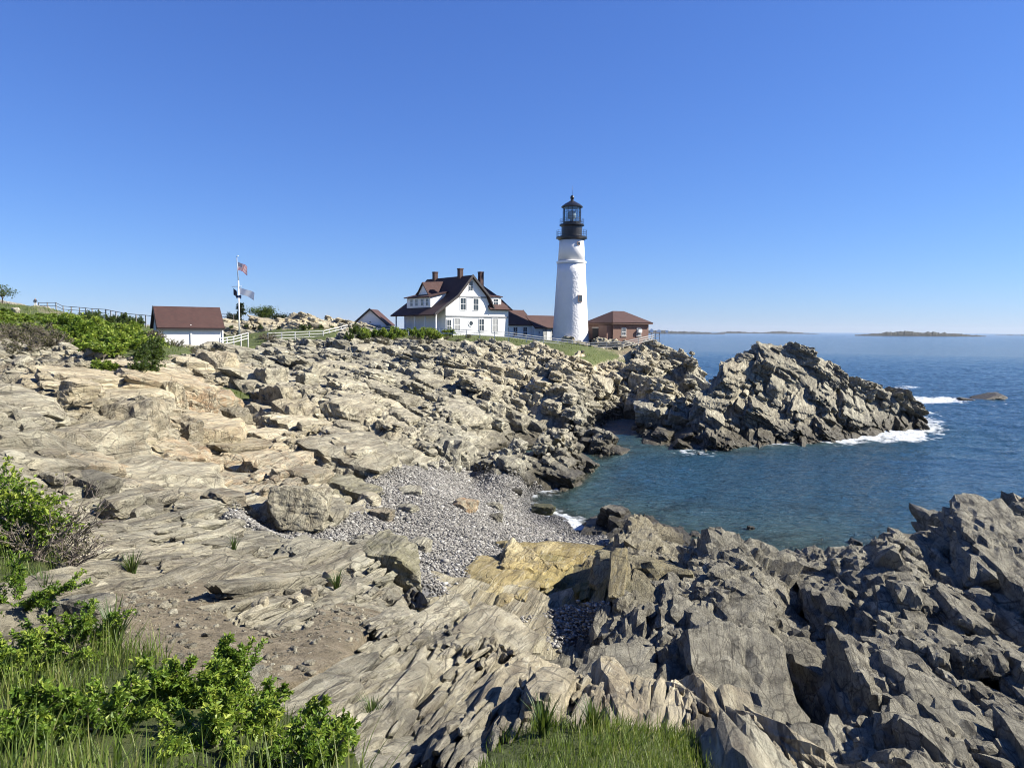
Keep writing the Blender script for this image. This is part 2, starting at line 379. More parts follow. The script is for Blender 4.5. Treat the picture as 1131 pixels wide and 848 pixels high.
B = base_at(X, Y)
M = zone_masks(X, Y, B)
W = {k: blur(M[k], 10) for k in M}
for k in M: M[k] = blur(M[k], 2)
near = sstep(26, 13, R)
left = sstep(0.20, 0.06, A)
slab = near * left                                   # the smooth foliated slabs near the left foreground
darkz = sstep(0.03, 0.09, A) * sstep(9.2, 11.5, R) * sstep(48, 36, R)      # the dark rocks lower right
rough = 0.35 + 1.3 * sstep(-0.35, 0.45, fbm(X * 0.13, Y * 0.13, 44, 3))
amp = (1 - 0.5 * W['scree']) * sstep(-3.5, 0.0, B) * sstep(2.0, 4.5, R)
amp_big = amp * (1 - 0.80 * slab) * rough
SC = scarps(X, Y) * np.clip(1 - 1.3 * (W['pebble'] + W['grass'] + W['dirt'] + W['path'] + W['scree']), 0, 1) * sstep(-2.2, -0.6, B)
H0, t1 = add_layers(X, Y, B + SC, amp_big * 0.55, [(5.2, 2.8, 0.5, 0.13, 0.3, 0.09), (2.3, 1.15, 0.3, 0.2, 0.2, 0.10)], 11, 1.0, 0.3, base_at, -0.15, 0.3)
H1, t2 = add_layers(X, Y, H0, amp * 0.6, [(0.95, 0.45, 0.10, 0.22, 0.08, 0.16)], 157, 1.2, bl=0.3)
t3 = t2
H3 = H1 - 0.30 * np.clip(amp, 0, 1) * sstep(2.5, 5, R)
uS = X * SU[0] + Y * SU[1]; vS = X * SV[0] + Y * SV[1]
H3 = H3 + 0.05 * amp * fbm(X * 1.7, Y * 1.7, 37, 4) + amp * (1 - slab) * 0.02 * fbm(X * 7, Y * 7, 38, 3)
# loose ground lies in the hollows of the rock
Wf = np.clip(W['pebble'] + W['dirt'] + W['grass'] + W['path'], 0, 1)
keep = np.clip(1 - 0.9 * W['pebble'] - 0.72 * W['dirt'] - 0.85 * W['grass'] - 0.9 * W['path'], 0.05, 1)
sink = 0.25 * W['pebble'] + 0.10 * W['dirt'] + 0.2 * W['grass'] + 0.2 * W['path']
rockh = B + (H3 - B) * keep - sink * sstep(2, 5, R)
lump = 0.05 * fbm(X * 1.2, Y * 1.2, 33, 4) + 0.012 * fbm(X * 9, Y * 9, 34, 2)
fill = B + lump * sstep(2, 5, R) - 0.45 * (1 - Wf) * np.where(R > 60, 2.0, 1.0) - np.where(Wf < 0.05, 9, 0)
Hh = np.maximum(rockh, fill)
loose = (fill > rockh).astype(float)
tot = W['pebble'] + W['dirt'] + W['grass'] + W['path'] + 1e-6
for k in ('pebble', 'dirt', 'grass', 'path'): M[k] = loose * W[k] / tot
Hh = Hh + M['pebble'] * 0.05 * fbm(X * 0.7, Y * 0.7, 35, 3)
Hh = Hh + W['scree'] * 0.25 * fbm(X * 1.4, Y * 1.4, 36, 4)
TZ = Hh
def tz_at(x, y):
    """height of the finished ground"""
    x = np.asarray(x, float); y = np.asarray(y, float)
    a = np.clip((np.arctan2(x, y) - az[0]) / (az[1] - az[0]), 0, NA - 1.001)
    r = np.clip(np.interp(np.hypot(x, y), rr, np.arange(NR)), 0, NR - 1.001)
    i = a.astype(int); j = r.astype(int); fa = a - i; fr = r - j
    return (TZ[j, i] * (1 - fa) + TZ[j, i + 1] * fa) * (1 - fr) + (TZ[j + 1, i] * (1 - fa) + TZ[j + 1, i + 1] * fa) * fr
def hit(px, py, rmin=1.5, rmax=172):
    """where a pixel's line of sight meets the finished ground"""
    d = ray(px, py); hh = math.hypot(d[0], d[1])
    r = np.geomspace(rmin, rmax, 4000); z = CAMZ + d[2] / hh * r
    x = d[0] / hh * r; y = d[1] / hh * r
    k = np.argmax(z <= tz_at(x, y))
    return Vector((x[k], y[k], float(tz_at(x[k], y[k]))))

# tan, rust and grey regions of the rock
def regions(x, y, z):
    px, py = project(np.stack([np.ravel(x), np.ravel(y), np.ravel(z)], -1)); px = px.reshape(np.shape(x)); py = py.reshape(np.shape(x))
    r = np.hypot(x, y); a = np.arctan2(x, y)
    blob = lambda cx, cy, sx, sy: np.exp(-(((px - cx) / sx) ** 2 + ((py - cy) / sy) ** 2))
    dark = sstep(0.03, 0.09, a) * sstep(9.2, 11.5, r) * sstep(48, 36, r)
    far = sstep(9, 12, r)
    tan = np.clip(0.35 * np.clip(fbm(x * 0.10, y * 0.10, 71, 3) * 1.2 + 0.25, 0, 1) + far * (0.9 * blob(150, 430, 110, 30) + 0.8 * blob(230, 510, 130, 28) + 0.5 * blob(640, 400, 140, 30) + 0.4 * blob(330, 470, 120, 40) + 0.8 * blob(310, 354, 90, 12)) + 0.5 * blob(590, 710, 60, 50) + (0.5 * blob(860, 815, 90, 30) + 0.6 * blob(700, 770, 150, 40)) * sstep(11, 9, r), 0, 1) * (1 - dark * 0.85)
    rust = np.clip(far * (0.5 * blob(205, 445, 25, 22) + 0.4 * blob(160, 515, 60, 18) + 0.3 * blob(280, 530, 50, 25)), 0, 1)
    algae = np.clip((blob(445, 628, 25, 14) + blob(650, 650, 50, 14) + blob(400, 540, 25, 8)) * sstep(10, 14, r), 0, 1)
    yellow = blob(606, 640, 105, 42) * sstep(17, 19, r) * sstep(38, 32, r)
    return tan, rust, dark, algae, yellow
tanm, rust, dk_, algae, yellow = regions(X, Y, TZ); yellow = yellow * (1 - M['pebble'])
tone = t1 * 0.2 + t2 * 0.2
attrs = {'zone': np.stack([M['pebble'], M['dirt'] + M['path'], M['grass']], -1).reshape(-1, 3),
         'rocky': np.stack([tanm, rust, dk_], -1).reshape(-1, 3),
         'bed': np.stack([np.clip(tone + 0.5, 0, 1), algae, yellow], -1).reshape(-1, 3),
         'scree': M['scree'].ravel(), 'path': M['path'].ravel()}
V = np.stack([X, Y, TZ], -1).reshape(-1, 3)
terrain_me = np_mesh('terrain', V, grid_faces(NR, NA), smooth=False, attrs=attrs)

def rock_material(name, plain=False):
    n = NT(name)
    rz = n.coord((1, 1, 1), (0, 0, STRIKE))                       # x across the beds, y along them
    st = n.new('Mapping'); st.inputs['Scale'].default_value = (3.2, 0.32, 1.6); n.ln(rz, st.inputs[0]); st = st.outputs[0]
    stf = n.new('Mapping'); stf.inputs['Scale'].default_value = (14, 1.2, 6); n.ln(rz, stf.inputs[0]); stf = stf.outputs[0]
    P = n.pos()
    big = n.noise(P, 0.35, 5, 0.6); med = n.noise(P, 2.2, 6, 0.65); fine = n.noise(P, 14, 5, 0.7); lam = n.noise(st, 1.0, 6, 0.62, 0.15); lamf = n.noise(stf, 1.0, 5, 0.65, 0.1)
    grey = n.ramp(lam, [(0.28, (0.062, 0.058, 0.049)), (0.5, (0.178, 0.170, 0.130)), (0.72, (0.345, 0.330, 0.250))])
    tan = n.ramp(lam, [(0.28, (0.13, 0.10, 0.065)), (0.5, (0.28, 0.24, 0.155)), (0.72, (0.43, 0.37, 0.255))])
    sep = n.new('SeparateColor'); n.ln(n.attr('rocky', 'Color'), sep.inputs[0]); tanm, rust, dark = sep.outputs
    sepb = n.new('SeparateColor'); n.ln(n.attr('bed', 'Color'), sepb.inputs[0]); tone, algae, yel = sepb.outputs
    sepz = n.new('SeparateColor'); n.ln(n.attr('zone', 'Color'), sepz.inputs[0]); peb, dirt, grass = sepz.outputs
    tm = n.math('ADD', tanm, n.math('MULTIPLY', n.math('SUBTRACT', med, 0.48), 1.2), clamp=True)
    c = n.mix(tm, grey, tan)
    # stains: rust, pale lichen and dark lichen
    rm = n.math('MULTIPLY', rust, n.ramp(med, [(0.42, 0.0), (0.6, 1.0)]))
    c = n.mix(rm, c, (0.28, 0.125, 0.04))
    c = n.mix(n.math('MULTIPLY', n.ramp(big, [(0.5, 0.0), (0.68, 0.5)]), n.ramp(fine, [(0.4, 0.2), (0.62, 1.0)])), c, (0.10, 0.093, 0.08))
    c = n.mix(n.math('MULTIPLY', n.ramp(lamf, [(0.56, 0.0), (0.68, 0.6)]), 1.0), c, (0.075, 0.063, 0.048))
    dk = n.ramp(med, [(0.3, (0.15, 0.138, 0.108)), (0.55, (0.36, 0.338, 0.262)), (0.75, (0.60, 0.57, 0.45))])
    c = n.mix(n.math('MULTIPLY', dark, 0.75), c, dk)
    c = n.mix(n.math('MULTIPLY', yel, 1.1, clamp=True), c, n.ramp(lam, [(0.3, (0.15, 0.115, 0.05)), (0.55, (0.31, 0.245, 0.10)), (0.75, (0.38, 0.32, 0.165))]))
    def lines(sc3, lo, hi, amt):
        ln = n.new('Mapping'); ln.inputs['Scale'].default_value = sc3; n.ln(rz, ln.inputs[0]); q = n.noise(ln.outputs[0], 1.0, 5, 0.65, 0.0)
        return q, n.ramp(q, [(lo, 0.0), (hi, amt)])
    lq1, l1 = lines((13, 0.45, 5), 0.57, 0.62, 0.65); lq2, l2 = lines((38, 1.1, 14), 0.57, 0.63, 0.5)
    lw = n.ramp(big, [(0.35, 0.25), (0.55, 1.0)])
    c = n.mix(n.math('MULTIPLY', l1, lw), c, (0.040, 0.034, 0.025)); c = n.mix(n.math('MULTIPLY', l2, lw), c, (0.055, 0.047, 0.035))
    pale = n.ramp(lq1, [(0.36, 0.5), (0.44, 0.0)]); c = n.mix(pale, c, (0.40, 0.375, 0.28))
    hs = n.new('HueSaturation'); n.ln(c, hs.inputs['Color']); n.ln(n.math('MULTIPLY_ADD', tone, 1.15, 0.76), hs.inputs['Value']); c = hs.outputs[0]
    # tide line: weed and wet dark rock near the water
    gz = n.new('SeparateXYZ'); n.ln(P, gz.inputs[0])
    zz = n.math('ADD', gz.outputs[2], n.math('MULTIPLY', n.math('SUBTRACT', med, 0.5), 1.6))
    tide = n.ramp(n.math('MULTIPLY', zz, 0.3), [(0.27, 1.0), (0.66, 0.0)])
    rocksel = n.math('SUBTRACT', 1.0, n.math('ADD', peb, grass), clamp=True)
    weed = n.ramp(fine, [(0.35, (0.016, 0.013, 0.007)), (0.6, (0.042, 0.034, 0.016)), (0.75, (0.085, 0.07, 0.03))])
    c = n.mix(n.math('MULTIPLY', n.math('MULTIPLY', tide, rocksel), 0.9), c, weed)
    c = n.mix(n.math('MULTIPLY', algae, n.ramp(med, [(0.35, 0.2), (0.6, 0.9)])), c, (0.10, 0.115, 0.025))
    # soil, turf, cobbles
    dcol = n.ramp(n.noise(P, 5, 7, 0.7), [(0.3, (0.11, 0.09, 0.056)), (0.52, (0.225, 0.188, 0.125)), (0.75, (0.34, 0.295, 0.21))])
    gcol = n.ramp(med, [(0.3, (0.045, 0.06, 0.018)), (0.55, (0.075, 0.095, 0.026)), (0.75, (0.14, 0.13, 0.055))])
    pcol = n.ramp(n.vor(P, 9, 'F1', 'Color'), [(0.2, 0.06), (0.8, 0.20)])
    c = n.mix(dirt, c, dcol); c = n.mix(n.math('MULTIPLY', n.attr('path'), 0.8), c, (0.27, 0.21, 0.14)); c = n.mix(grass, c, gcol); c = n.mix(peb, c, pcol)
    sm = n.attr('scree'); c = n.mix(n.math('MULTIPLY', sm, n.ramp(med, [(0.4, 0.85), (0.6, 0.1)])), c, (0.16, 0.13, 0.085))
    wet = n.math('MULTIPLY', tide, 0.45)
    # cracks: thin open joints across and along the beds
    wv = n.new('VectorMath', operation='MULTIPLY_ADD'); nz = n.new('TexNoise'); nz.inputs['Scale'].default_value = 2.5; nz.inputs['Detail'].default_value = 4; n.ln(P, nz.inputs['Vector'])
    n.ln(nz.outputs['Color'], wv.inputs[0]); wv.inputs[1].default_value = (0.06, 0.06, 0.06); n.ln(rz, wv.inputs[2])
    cm = n.new('Mapping'); cm.inputs['Scale'].default_value = (1.6, 0.34, 0.8); cm.inputs['Rotation'].default_value = (0.3, 0.2, 0.0); n.ln(wv.outputs[0], cm.inputs[0])
    e1 = n.vor(cm.outputs[0], 1.0, 'DISTANCE_TO_EDGE', rnd=0.75); e2 = n.vor(cm.outputs[0], 3.3, 'DISTANCE_TO_EDGE', rnd=0.8)
    sp1 = n.ramp(n.noise(P, 0.9, 3, 0.6), [(0.36, 0.0), (0.48, 1.0)]); sp2 = n.ramp(n.noise(P, 1.7, 3, 0.6), [(0.42, 0.0), (0.55, 1.0)])
    k1 = n.math('MAXIMUM', n.ramp(e1, [(0.0, 0.0), (0.022, 1.0)]), n.math('SUBTRACT', 1.0, sp1)); k2 = n.math('MAXIMUM', n.ramp(e2, [(0.0, 0.15), (0.05, 1.0)]), n.math('SUBTRACT', 1.0, sp2))
    crack = n.math('MULTIPLY', k1, k2)
    # the dark rocks are broken much finer
    wd = n.new('VectorMath', operation='MULTIPLY_ADD'); n.ln(nz.outputs['Color'], wd.inputs[0]); wd.inputs[1].default_value = (0.22, 0.22, 0.22); n.ln(rz, wd.inputs[2])
    dm = n.new('Mapping'); dm.inputs['Scale'].default_value = (2.6, 1.0, 1.7); dm.inputs['Rotation'].default_value = (0.25, -0.35, 0.2); n.ln(wd.outputs[0], dm.inputs[0])
    cd1 = n.ramp(n.vor(dm.outputs[0], 1.0, 'DISTANCE_TO_EDGE'), [(0.0, 0.0), (0.028, 1.0)]); cd2 = n.ramp(n.vor(dm.outputs[0], 3.4, 'DISTANCE_TO_EDGE'), [(0.0, 0.35), (0.05, 1.0)])
    cd1 = n.math('MAXIMUM', cd1, n.ramp(n.noise(P, 1.1, 3, 0.6), [(0.42, 0.9), (0.54, 0.0)]))
    cd2 = n.math('MAXIMUM', cd2, n.ramp(n.noise(P, 2.3, 3, 0.6), [(0.46, 1.0), (0.58, 0.0)]))
    crd = n.math('SUBTRACT', 1.0, n.math('MULTIPLY', dark, n.math('SUBTRACT', 1.0, n.math('MULTIPLY', cd1, cd2))))
    crack = n.math('MULTIPLY', crack, crd)
    pit = n.noise(P, 5.5, 6, 0.75)
    crn = n.math('MULTIPLY', rocksel, n.math('SUBTRACT', 1.0, dirt, clamp=True))
    c = n.mix(n.math('MULTIPLY', n.math('SUBTRACT', 1.0, crack), n.math('MULTIPLY', crn, n.math('MULTIPLY_ADD', dark, 0.2, 0.5))), c, (0.03, 0.026, 0.02))
    c = n.mix(n.math('MULTIPLY', crn, n.ramp(pit, [(0.60, 0.0), (0.74, 0.5)])), c, (0.05, 0.044, 0.036))
    c = n.mix(n.math('MULTIPLY', crn, n.ramp(n.noise(P, 3.1, 7, 0.72), [(0.55, 0.0), (0.7, 0.5)])), c, (0.36, 0.34, 0.28))
    b1 = n.bump(n.math('MULTIPLY', lq1, -1.0), 0.55, 0.10); b2 = n.bump(n.math('MULTIPLY', lq2, -1.0), 0.6, 0.035, b1); b3 = n.bump(fine, 0.6, 0.025, b2); b4 = n.bump(n.math('MULTIPLY_ADD', n.math('MULTIPLY', crack, crn), 0.5, pit), 0.75, 0.10, b3); b4 = n.bump(n.math('MULTIPLY', n.noise(P, 11, 8, 0.8), n.math('MULTIPLY_ADD', dark, 0.8, 0.2)), 0.85, 0.15, b4)
    return n.done(c, n.math('SUBTRACT', 0.88, wet), b4, Specular_IOR_Level=0.3)
M_ROCK = rock_material('bedrock')
terrain = link('terrain', terrain_me, M_ROCK); tag(terrain, 'jointed grey and tan bedrock shore with soil, turf and a cobble cove', kind='structure')
# ------------------------------------------------------------------ the joint blocks of the bedrock, each a chipped polyhedron
rng = np.random.default_rng(7)
def ico(sub):
    bm = bmesh.new(); bmesh.ops.create_icosphere(bm, subdivisions=sub, radius=1.0)
    v = np.array([p.co for p in bm.verts]); f = np.array([[q.index for q in p.verts] for p in bm.faces]); bm.free()
    # even the sampling out over a cube
    return v / np.linalg.norm(v, axis=1, keepdims=True), f
ICO = {k: ico(k) for k in (1, 2, 3, 4, 5)}
def wob(p, k, fr, g):
    o = 0
    for _ in range(k):
        w = g.normal(size=3); w *= fr * g.uniform(0.6, 1.6) / np.linalg.norm(w)
        o = o + np.sin(p @ w + g.uniform(0, 6.28))
    return o / math.sqrt(k)
def block_shape(sub, g, lam=0.085, chips=5, rnd=0.02):
    d = ICO[sub][0]
    N = []; D = []
    for ax in range(3):
        for sg in (-1, 1):
            n = np.zeros(3); n[ax] = sg; n += g.normal(0, 0.11 if ax < 2 else 0.06, 3); N.append(n / np.linalg.norm(n)); D.append(g.uniform(0.80, 1.0))
    for _ in range(chips):
        n = g.choice([-1, 1], 3) * g.uniform(0.2, 1, 3); n /= np.linalg.norm(n); N.append(n); D.append(g.uniform(0.95, 1.30))
    N = np.array(N); D = np.array(D)
    q = D[None] / np.maximum(d @ N.T, 1e-3)
    r = q.min(1)
    p = d * r[:, None]
    # beds and joints: the block breaks into smaller pieces standing proud of one another, then roughness
    def cellh(fr, seed):
        q = (p + 0.10 * np.stack([wob(p, 4, 3, g), wob(p, 4, 3, g), wob(p, 4, 3, g)], -1)) * fr + g.uniform(0, 9, 3)
        i = np.floor(q).astype(np.int64); return hsh(i[:, 0] + 57 * i[:, 2], i[:, 1] + 131 * i[:, 2], seed) - 0.5
    s = 1 + lam * 1.3 * cellh(np.array([1.3, 0.8, 2.6]), int(g.integers(1e6)))
    if sub >= 3: s = s + lam * 0.8 * cellh(np.array([3.0, 1.7, 5.5]), int(g.integers(1e6))) + 0.022 * wob(p, 8, 5, g) + 0.014 * wob(p, 8, 11, g)
    if sub >= 4: s = s + lam * 0.45 * cellh(np.array([6.0, 3.0, 11.0]), int(g.integers(1e6))) + 0.010 * wob(p, 10, 24, g)
    if sub >= 5: s = s + 0.006 * wob(p, 12, 48, g) + lam * 0.25 * cellh(np.array([12.0, 7.0, 22.0]), int(g.integers(1e6)))
    if sub <= 2: s = s + 0.025 * wob(p, 6, 4, g)
    return p * s[:, None]
LIB = {2: [block_shape(2, rng) for _ in range(40)], 3: [block_shape(3, rng) for _ in range(30)], 4: [block_shape(4, rng) for _ in range(22)], 5: [block_shape(5, rng, lam=0.15, chips=7) for _ in range(14)]}

def slope_at(x, y, e=0.8):
    return (base_at(x + e, y) - base_at(x - e, y)) / (2 * e), (base_at(x, y + e) - base_at(x, y - e)) / (2 * e)
class Blocks:
    def __init__(s): s.V = []; s.F = []; s.n = 0; s.tone = []; s.cen = []
    def add(s, shape, sub, c, dims, R3, tone):
        v = (shape * dims) @ R3.T + c
        s.V.append(v.astype(np.float32)); s.F.append(ICO[sub][1] + s.n); s.n += len(v); s.tone.append(np.full(len(v), tone, np.float32)); s.cen.append(np.broadcast_to(c, v.shape).astype(np.float32))
def rot3(yaw, pitch, roll):
    cy, sy = math.cos(yaw), math.sin(yaw); cp, sp = math.cos(pitch), math.sin(pitch); cr, sr = math.cos(roll), math.sin(roll)
    Rz = np.array([[cy, -sy, 0], [sy, cy, 0], [0, 0, 1]]); Rx = np.array([[1, 0, 0], [0, cp, -sp], [0, sp, cp]]); Ry = np.array([[cr, 0, sr], [0, 1, 0], [-sr, 0, cr]])
    return Rz @ Ry @ Rx
def wfield(k, x, y):
    a = np.clip((np.arctan2(x, y) - az[0]) / (az[1] - az[0]), 0, NA - 1).astype(int); j = np.clip(np.interp(np.hypot(x, y), rr, np.arange(NR)), 0, NR - 1).astype(int)
    return W[k][j, a]
BL = Blocks()
def lay_blocks(Lu, Lv, H, r0, r1, sub, off, prob, region=None, dip=0.10, dips=0.10, follow=0.6, yaws=0.10, rise=0.0, seed=0, fat=1.22, back=0.0):
    g = np.random.default_rng(seed)
    us = np.arange(-60, 130, Lu); vs_ = np.arange(-90, 70, Lv)
    U, Vv = np.meshgrid(us, vs_); U = U + (np.arange(len(vs_)) % 2)[:, None] * Lu * 0.5
    U = (U + g.uniform(-0.3, 0.3, U.shape) * Lu).ravel(); Vv = (Vv + g.uniform(-0.3, 0.3, Vv.shape) * Lv).ravel()
    x = U * SU[0] + Vv * SV[0]; y = U * SU[1] + Vv * SV[1]
    r = np.hypot(x, y); a = np.arctan2(x, y)
    ok = (y > 1) & (r > r0) & (r < r1) & (np.abs(a) < 0.72)
    x, y, r, a = x[ok], y[ok], r[ok], a[ok]
    z = base_at(x, y)
    soft_ = wfield('pebble', x, y) + wfield('dirt', x, y) + wfield('grass', x, y) + wfield('path', x, y)
    p = prob * (soft_ < (0.14 if Lv > 1.2 else 0.32 if Lv > 0.4 else 0.5)) * (np.hypot(x + 2.6, y - 16.6) > 2.2) * sstep(-2.2, -0.6, z) * (1 - 0.92 * wfield('scree', x, y))
    if region is not None: p = p * region(x, y, z, r, a)
    p = p * (cleft_d(x, y) > 0.5) * np.where((y > 116) & (x < -12), 0.25, 1.0)
    ok = g.random(len(x)) < p
    x, y, z, r, a, soft_ = x[ok], y[ok], z[ok], r[ok], a[ok], soft_[ok]
    gx, gy = slope_at(x, y); z = z + scarps(x, y) * np.clip(1 - 1.5 * soft_, 0, 1) * (1 - 0.8 * regions(x, y, z)[4]) * (0.5 if Lv > 2.4 else 1.0)
    n = len(x)
    calm = 1 - 0.75 * regions(x, y, z)[4]
    for i in range(n):
        sc_ = math.exp(g.normal(0, 0.22)); L = np.array([Lv * fat * math.exp(g.normal(0, 0.2)), Lu * fat * math.exp(g.normal(0, 0.22)), H * math.exp(g.normal(0, 0.25))]) * 0.5 * sc_
        su_ = gx[i] * SU[0] + gy[i] * SU[1]; sv_ = gx[i] * SV[0] + gy[i] * SV[1]
        pitch = math.atan(max(-0.6, min(0.6, su_ * follow))) + (back + g.normal(0, dips * 0.6)) * calm[i]; roll = -math.atan(max(-0.5, min(0.5, sv_ * follow))) + (dip + g.normal(0, dips)) * calm[i]
        o = off * g.normal() * calm[i] + rise - 0.3 * soft_[i] * H
        c = np.array([x[i], y[i], z[i] + o - L[2]])
        R3 = rot3(-STRIKE + g.normal(0, yaws), pitch, roll)
        if g.random() < 0.5: R3 = R3 @ np.diag([-1, -1, 1.0])
        BL.add(LIB[sub][int(g.integers(len(LIB[sub])))], sub, c, L, R3, float(np.clip(0.5 + g.normal(0, 0.16), 0, 1)))
    return n
def slabreg(x, y, z, r, a): return np.maximum(sstep(24, 15, r) * sstep(0.17, 0.08, a), sstep(10.8, 9.8, r) * sstep(0.62, 0.5, a)) * (np.abs(z - base_at(x, y)) < 1)
def flatslab(x, y, z, r, a): return sstep(24, 15, r) * sstep(0.17, 0.08, a)
def ridgereg(x, y, z, r, a): return sstep(10.8, 9.8, r) * sstep(0.62, 0.5, a) * (1 - sstep(0.17, 0.08, a))
def cliffreg(x, y, z, r, a):
    px, py = project(np.stack([x, y, z], -1)); return np.exp(-(((px - 110) / 150) ** 2 + ((py - 455) / 40) ** 2)) * (r > 18)
def massreg(x, y, z, r, a): return (1 - sstep(24, 15, r) * sstep(0.17, 0.08, a)) * (1 - sstep(0.03, 0.09, a) * sstep(40, 34, r))
def darkreg(x, y, z, r, a): return sstep(0.085, 0.125, a) * sstep(10.4, 11.2, r) * (regions(x, y, z)[4] < 0.22)
def ledgereg(x, y, z, r, a): return (regions(x, y, z)[4] > 0.2) * 1.0
cnt = []
# headland and the left-hand cliffs: ledges dipping away to the right, broken faces towards the cove
cnt.append(lay_blocks(5.2, 2.6, 2.2, 26, 140, 4, 0.30, 0.9, massreg, seed=1, follow=0.15, dips=0.06, dip=0.22, back=-0.09, fat=1.22))
cnt.append(lay_blocks(3.4, 1.5, 1.1, 24, 140, 4, 0.26, 0.7, massreg, seed=21, follow=0.15, dips=0.07, dip=0.27, back=-0.10, yaws=0.07, fat=1.12))
cnt.append(lay_blocks(1.9, 0.95, 0.9, 20, 140, 3, 0.26, 0.45, massreg, seed=2, follow=0.15, dips=0.09, yaws=0.12, dip=0.28, back=-0.12, fat=1.12))
cnt.append(lay_blocks(1.0, 0.5, 0.55, 18, 130, 3, 0.18, 0.28, massreg, seed=3, dips=0.12, follow=0.2, yaws=0.14, dip=0.28, back=-0.10, fat=1.12))
cnt.append(lay_blocks(0.55, 0.28, 0.32, 18, 65, 2, 0.12, 0.30, massreg, seed=13, dips=0.18, follow=0.25, yaws=0.2, dip=0.25))
# upright blocks of the left-hand cliff
cnt.append(lay_blocks(2.3, 1.9, 2.8, 18, 60, 4, 0.6, 0.85, cliffreg, seed=51, follow=0.0, dips=0.06, dip=0.08, yaws=0.12, fat=1.02, rise=0.4))
# dark massive rocks, lower right
cnt.append(lay_blocks(2.8, 1.7, 2.6, 10.8, 42, 5, 0.36, 1.0, darkreg, seed=14, dips=0.10, yaws=0.08, fat=1.4, dip=0.16, follow=0.6))
cnt.append(lay_blocks(1.9, 0.95, 1.3, 10.4, 42, 4, 0.26, 0.7, darkreg, seed=5, dips=0.10, yaws=0.10, rise=-0.05, fat=1.35, dip=0.18, follow=0.5))
cnt.append(lay_blocks(0.9, 0.45, 0.7, 10, 36, 3, 0.20, 0.65, darkreg, seed=6, dips=0.14, yaws=0.12, rise=-0.06, fat=1.3, dip=0.2))
cnt.append(lay_blocks(0.42, 0.22, 0.34, 10, 26, 3, 0.10, 0.5, darkreg, seed=16, dips=0.2, yaws=0.2, rise=-0.03, fat=1.3, dip=0.2))
# the low yellow ledge
cnt.append(lay_blocks(3.2, 1.8, 1.0, 16, 40, 4, 0.10, 1.0, ledgereg, seed=31, dip=0.05, dips=0.05, fat=1.4, follow=0.9))
# foliated slabs of the near left
cnt.append(lay_blocks(1.5, 0.5, 0.6, 5, 11, 4, 0.09, 1.0, ridgereg, seed=41, dip=0.24, dips=0.07, yaws=0.05, rise=-0.16, follow=0.7, fat=1.25))
cnt.append(lay_blocks(3.0, 0.70, 0.7, 4.2, 26, 4, 0.09, 1.0, flatslab, seed=7, dip=0.24, dips=0.06, yaws=0.05, rise=-0.16, follow=0.85, fat=1.2))
cnt.append(lay_blocks(1.7, 0.26, 0.32, 4.2, 25, 3, 0.10, 0.8, slabreg, seed=8, dip=0.30, dips=0.10, yaws=0.04, rise=-0.10, follow=0.85, fat=1.15))
cnt.append(lay_blocks(1.2, 0.55, 0.4, 9, 26, 4, 0.13, 0.42, flatslab, seed=61, dip=0.26, dips=0.1, yaws=0.08, rise=-0.08, follow=0.7, fat=1.15))
cnt.append(lay_blocks(0.9, 0.12, 0.2, 4.2, 17, 3, 0.040, 0.75, slabreg, seed=9, dip=0.32, dips=0.12, yaws=0.05, rise=-0.07, follow=0.85, fat=1.15))
cnt.append(lay_blocks(0.5, 0.055, 0.10, 4.2, 10.5, 2, 0.020, 0.6, slabreg, seed=19, dip=0.32, dips=0.15, yaws=0.06, rise=-0.06, follow=0.85, fat=1.15))
print('blocks', cnt, 'scree', W['scree'].max(), (W['scree'] > .5).sum())
def finish_blocks(BL, name):
    V = np.concatenate(BL.V); Fc = np.concatenate(BL.F); C = np.concatenate(BL.cen); tn = np.concatenate(BL.tone)
    # broken, gently warped faces
    s = np.clip(np.hypot(V[:, 0], V[:, 1]) / 60, 0.15, 1)
    V[:, 2] += 0.06 * s * fbm(V[:, 0] * 1.7, V[:, 1] * 1.7 + V[:, 2], 401, 2)
    V[:, 0] += 0.07 * s * fbm(V[:, 1] * 1.5, V[:, 2] * 2.2, 402, 2)
    tan, ru, dk, al, ye = regions(C[:, 0], C[:, 1], C[:, 2])
    # weathered surface: pits and small broken faces
    o = V - C; o /= np.linalg.norm(o, axis=1, keepdims=True) + 1e-6; r = np.hypot(V[:, 0], V[:, 1])
    a1 = 1 - np.abs(fbm(V[:, 0] * 3.1 + V[:, 2] * 1.7, V[:, 1] * 3.1 - V[:, 2] * 2.3, 411, 3)) * 2; a2 = fbm(V[:, 0] * 9 + V[:, 2] * 5, V[:, 1] * 9 - V[:, 2] * 6, 412, 3)
    V += (o * ((0.055 * a1 + 0.035 * a2) * np.clip(dk * 0.85 + 0.15, 0, 1) * np.clip(r / 14, 0.3, 2.2))[:, None]).astype(np.float32)
    n = len(V)
    at = {'zone': np.zeros((n, 3)), 'rocky': np.stack([tan, ru, dk], -1), 'bed': np.stack([tn, al, ye], -1), 'scree': np.zeros(n), 'path': np.zeros(n)}
    return np_mesh(name, V, Fc, smooth=False, attrs=at), V
blocks_me, BV = finish_blocks(BL, 'bedrock_ledges')
ledges = link('bedrock_ledges', blocks_me, M_ROCK); tag(ledges, 'jointed blocks and slabs of the bedrock shore', kind='structure')
# raise the look-up of the finished ground to the block tops
ai = np.round((np.arctan2(BV[:, 0], BV[:, 1]) - az[0]) / (az[1] - az[0])).astype(int); ri = np.round(np.interp(np.hypot(BV[:, 0], BV[:, 1]), rr, np.arange(NR))).astype(int)
okb = (ai >= 0) & (ai < NA) & (ri >= 0) & (ri < NR)
TZ = TZ.copy(); np.maximum.at(TZ, (ri[okb], ai[okb]), BV[okb, 2])
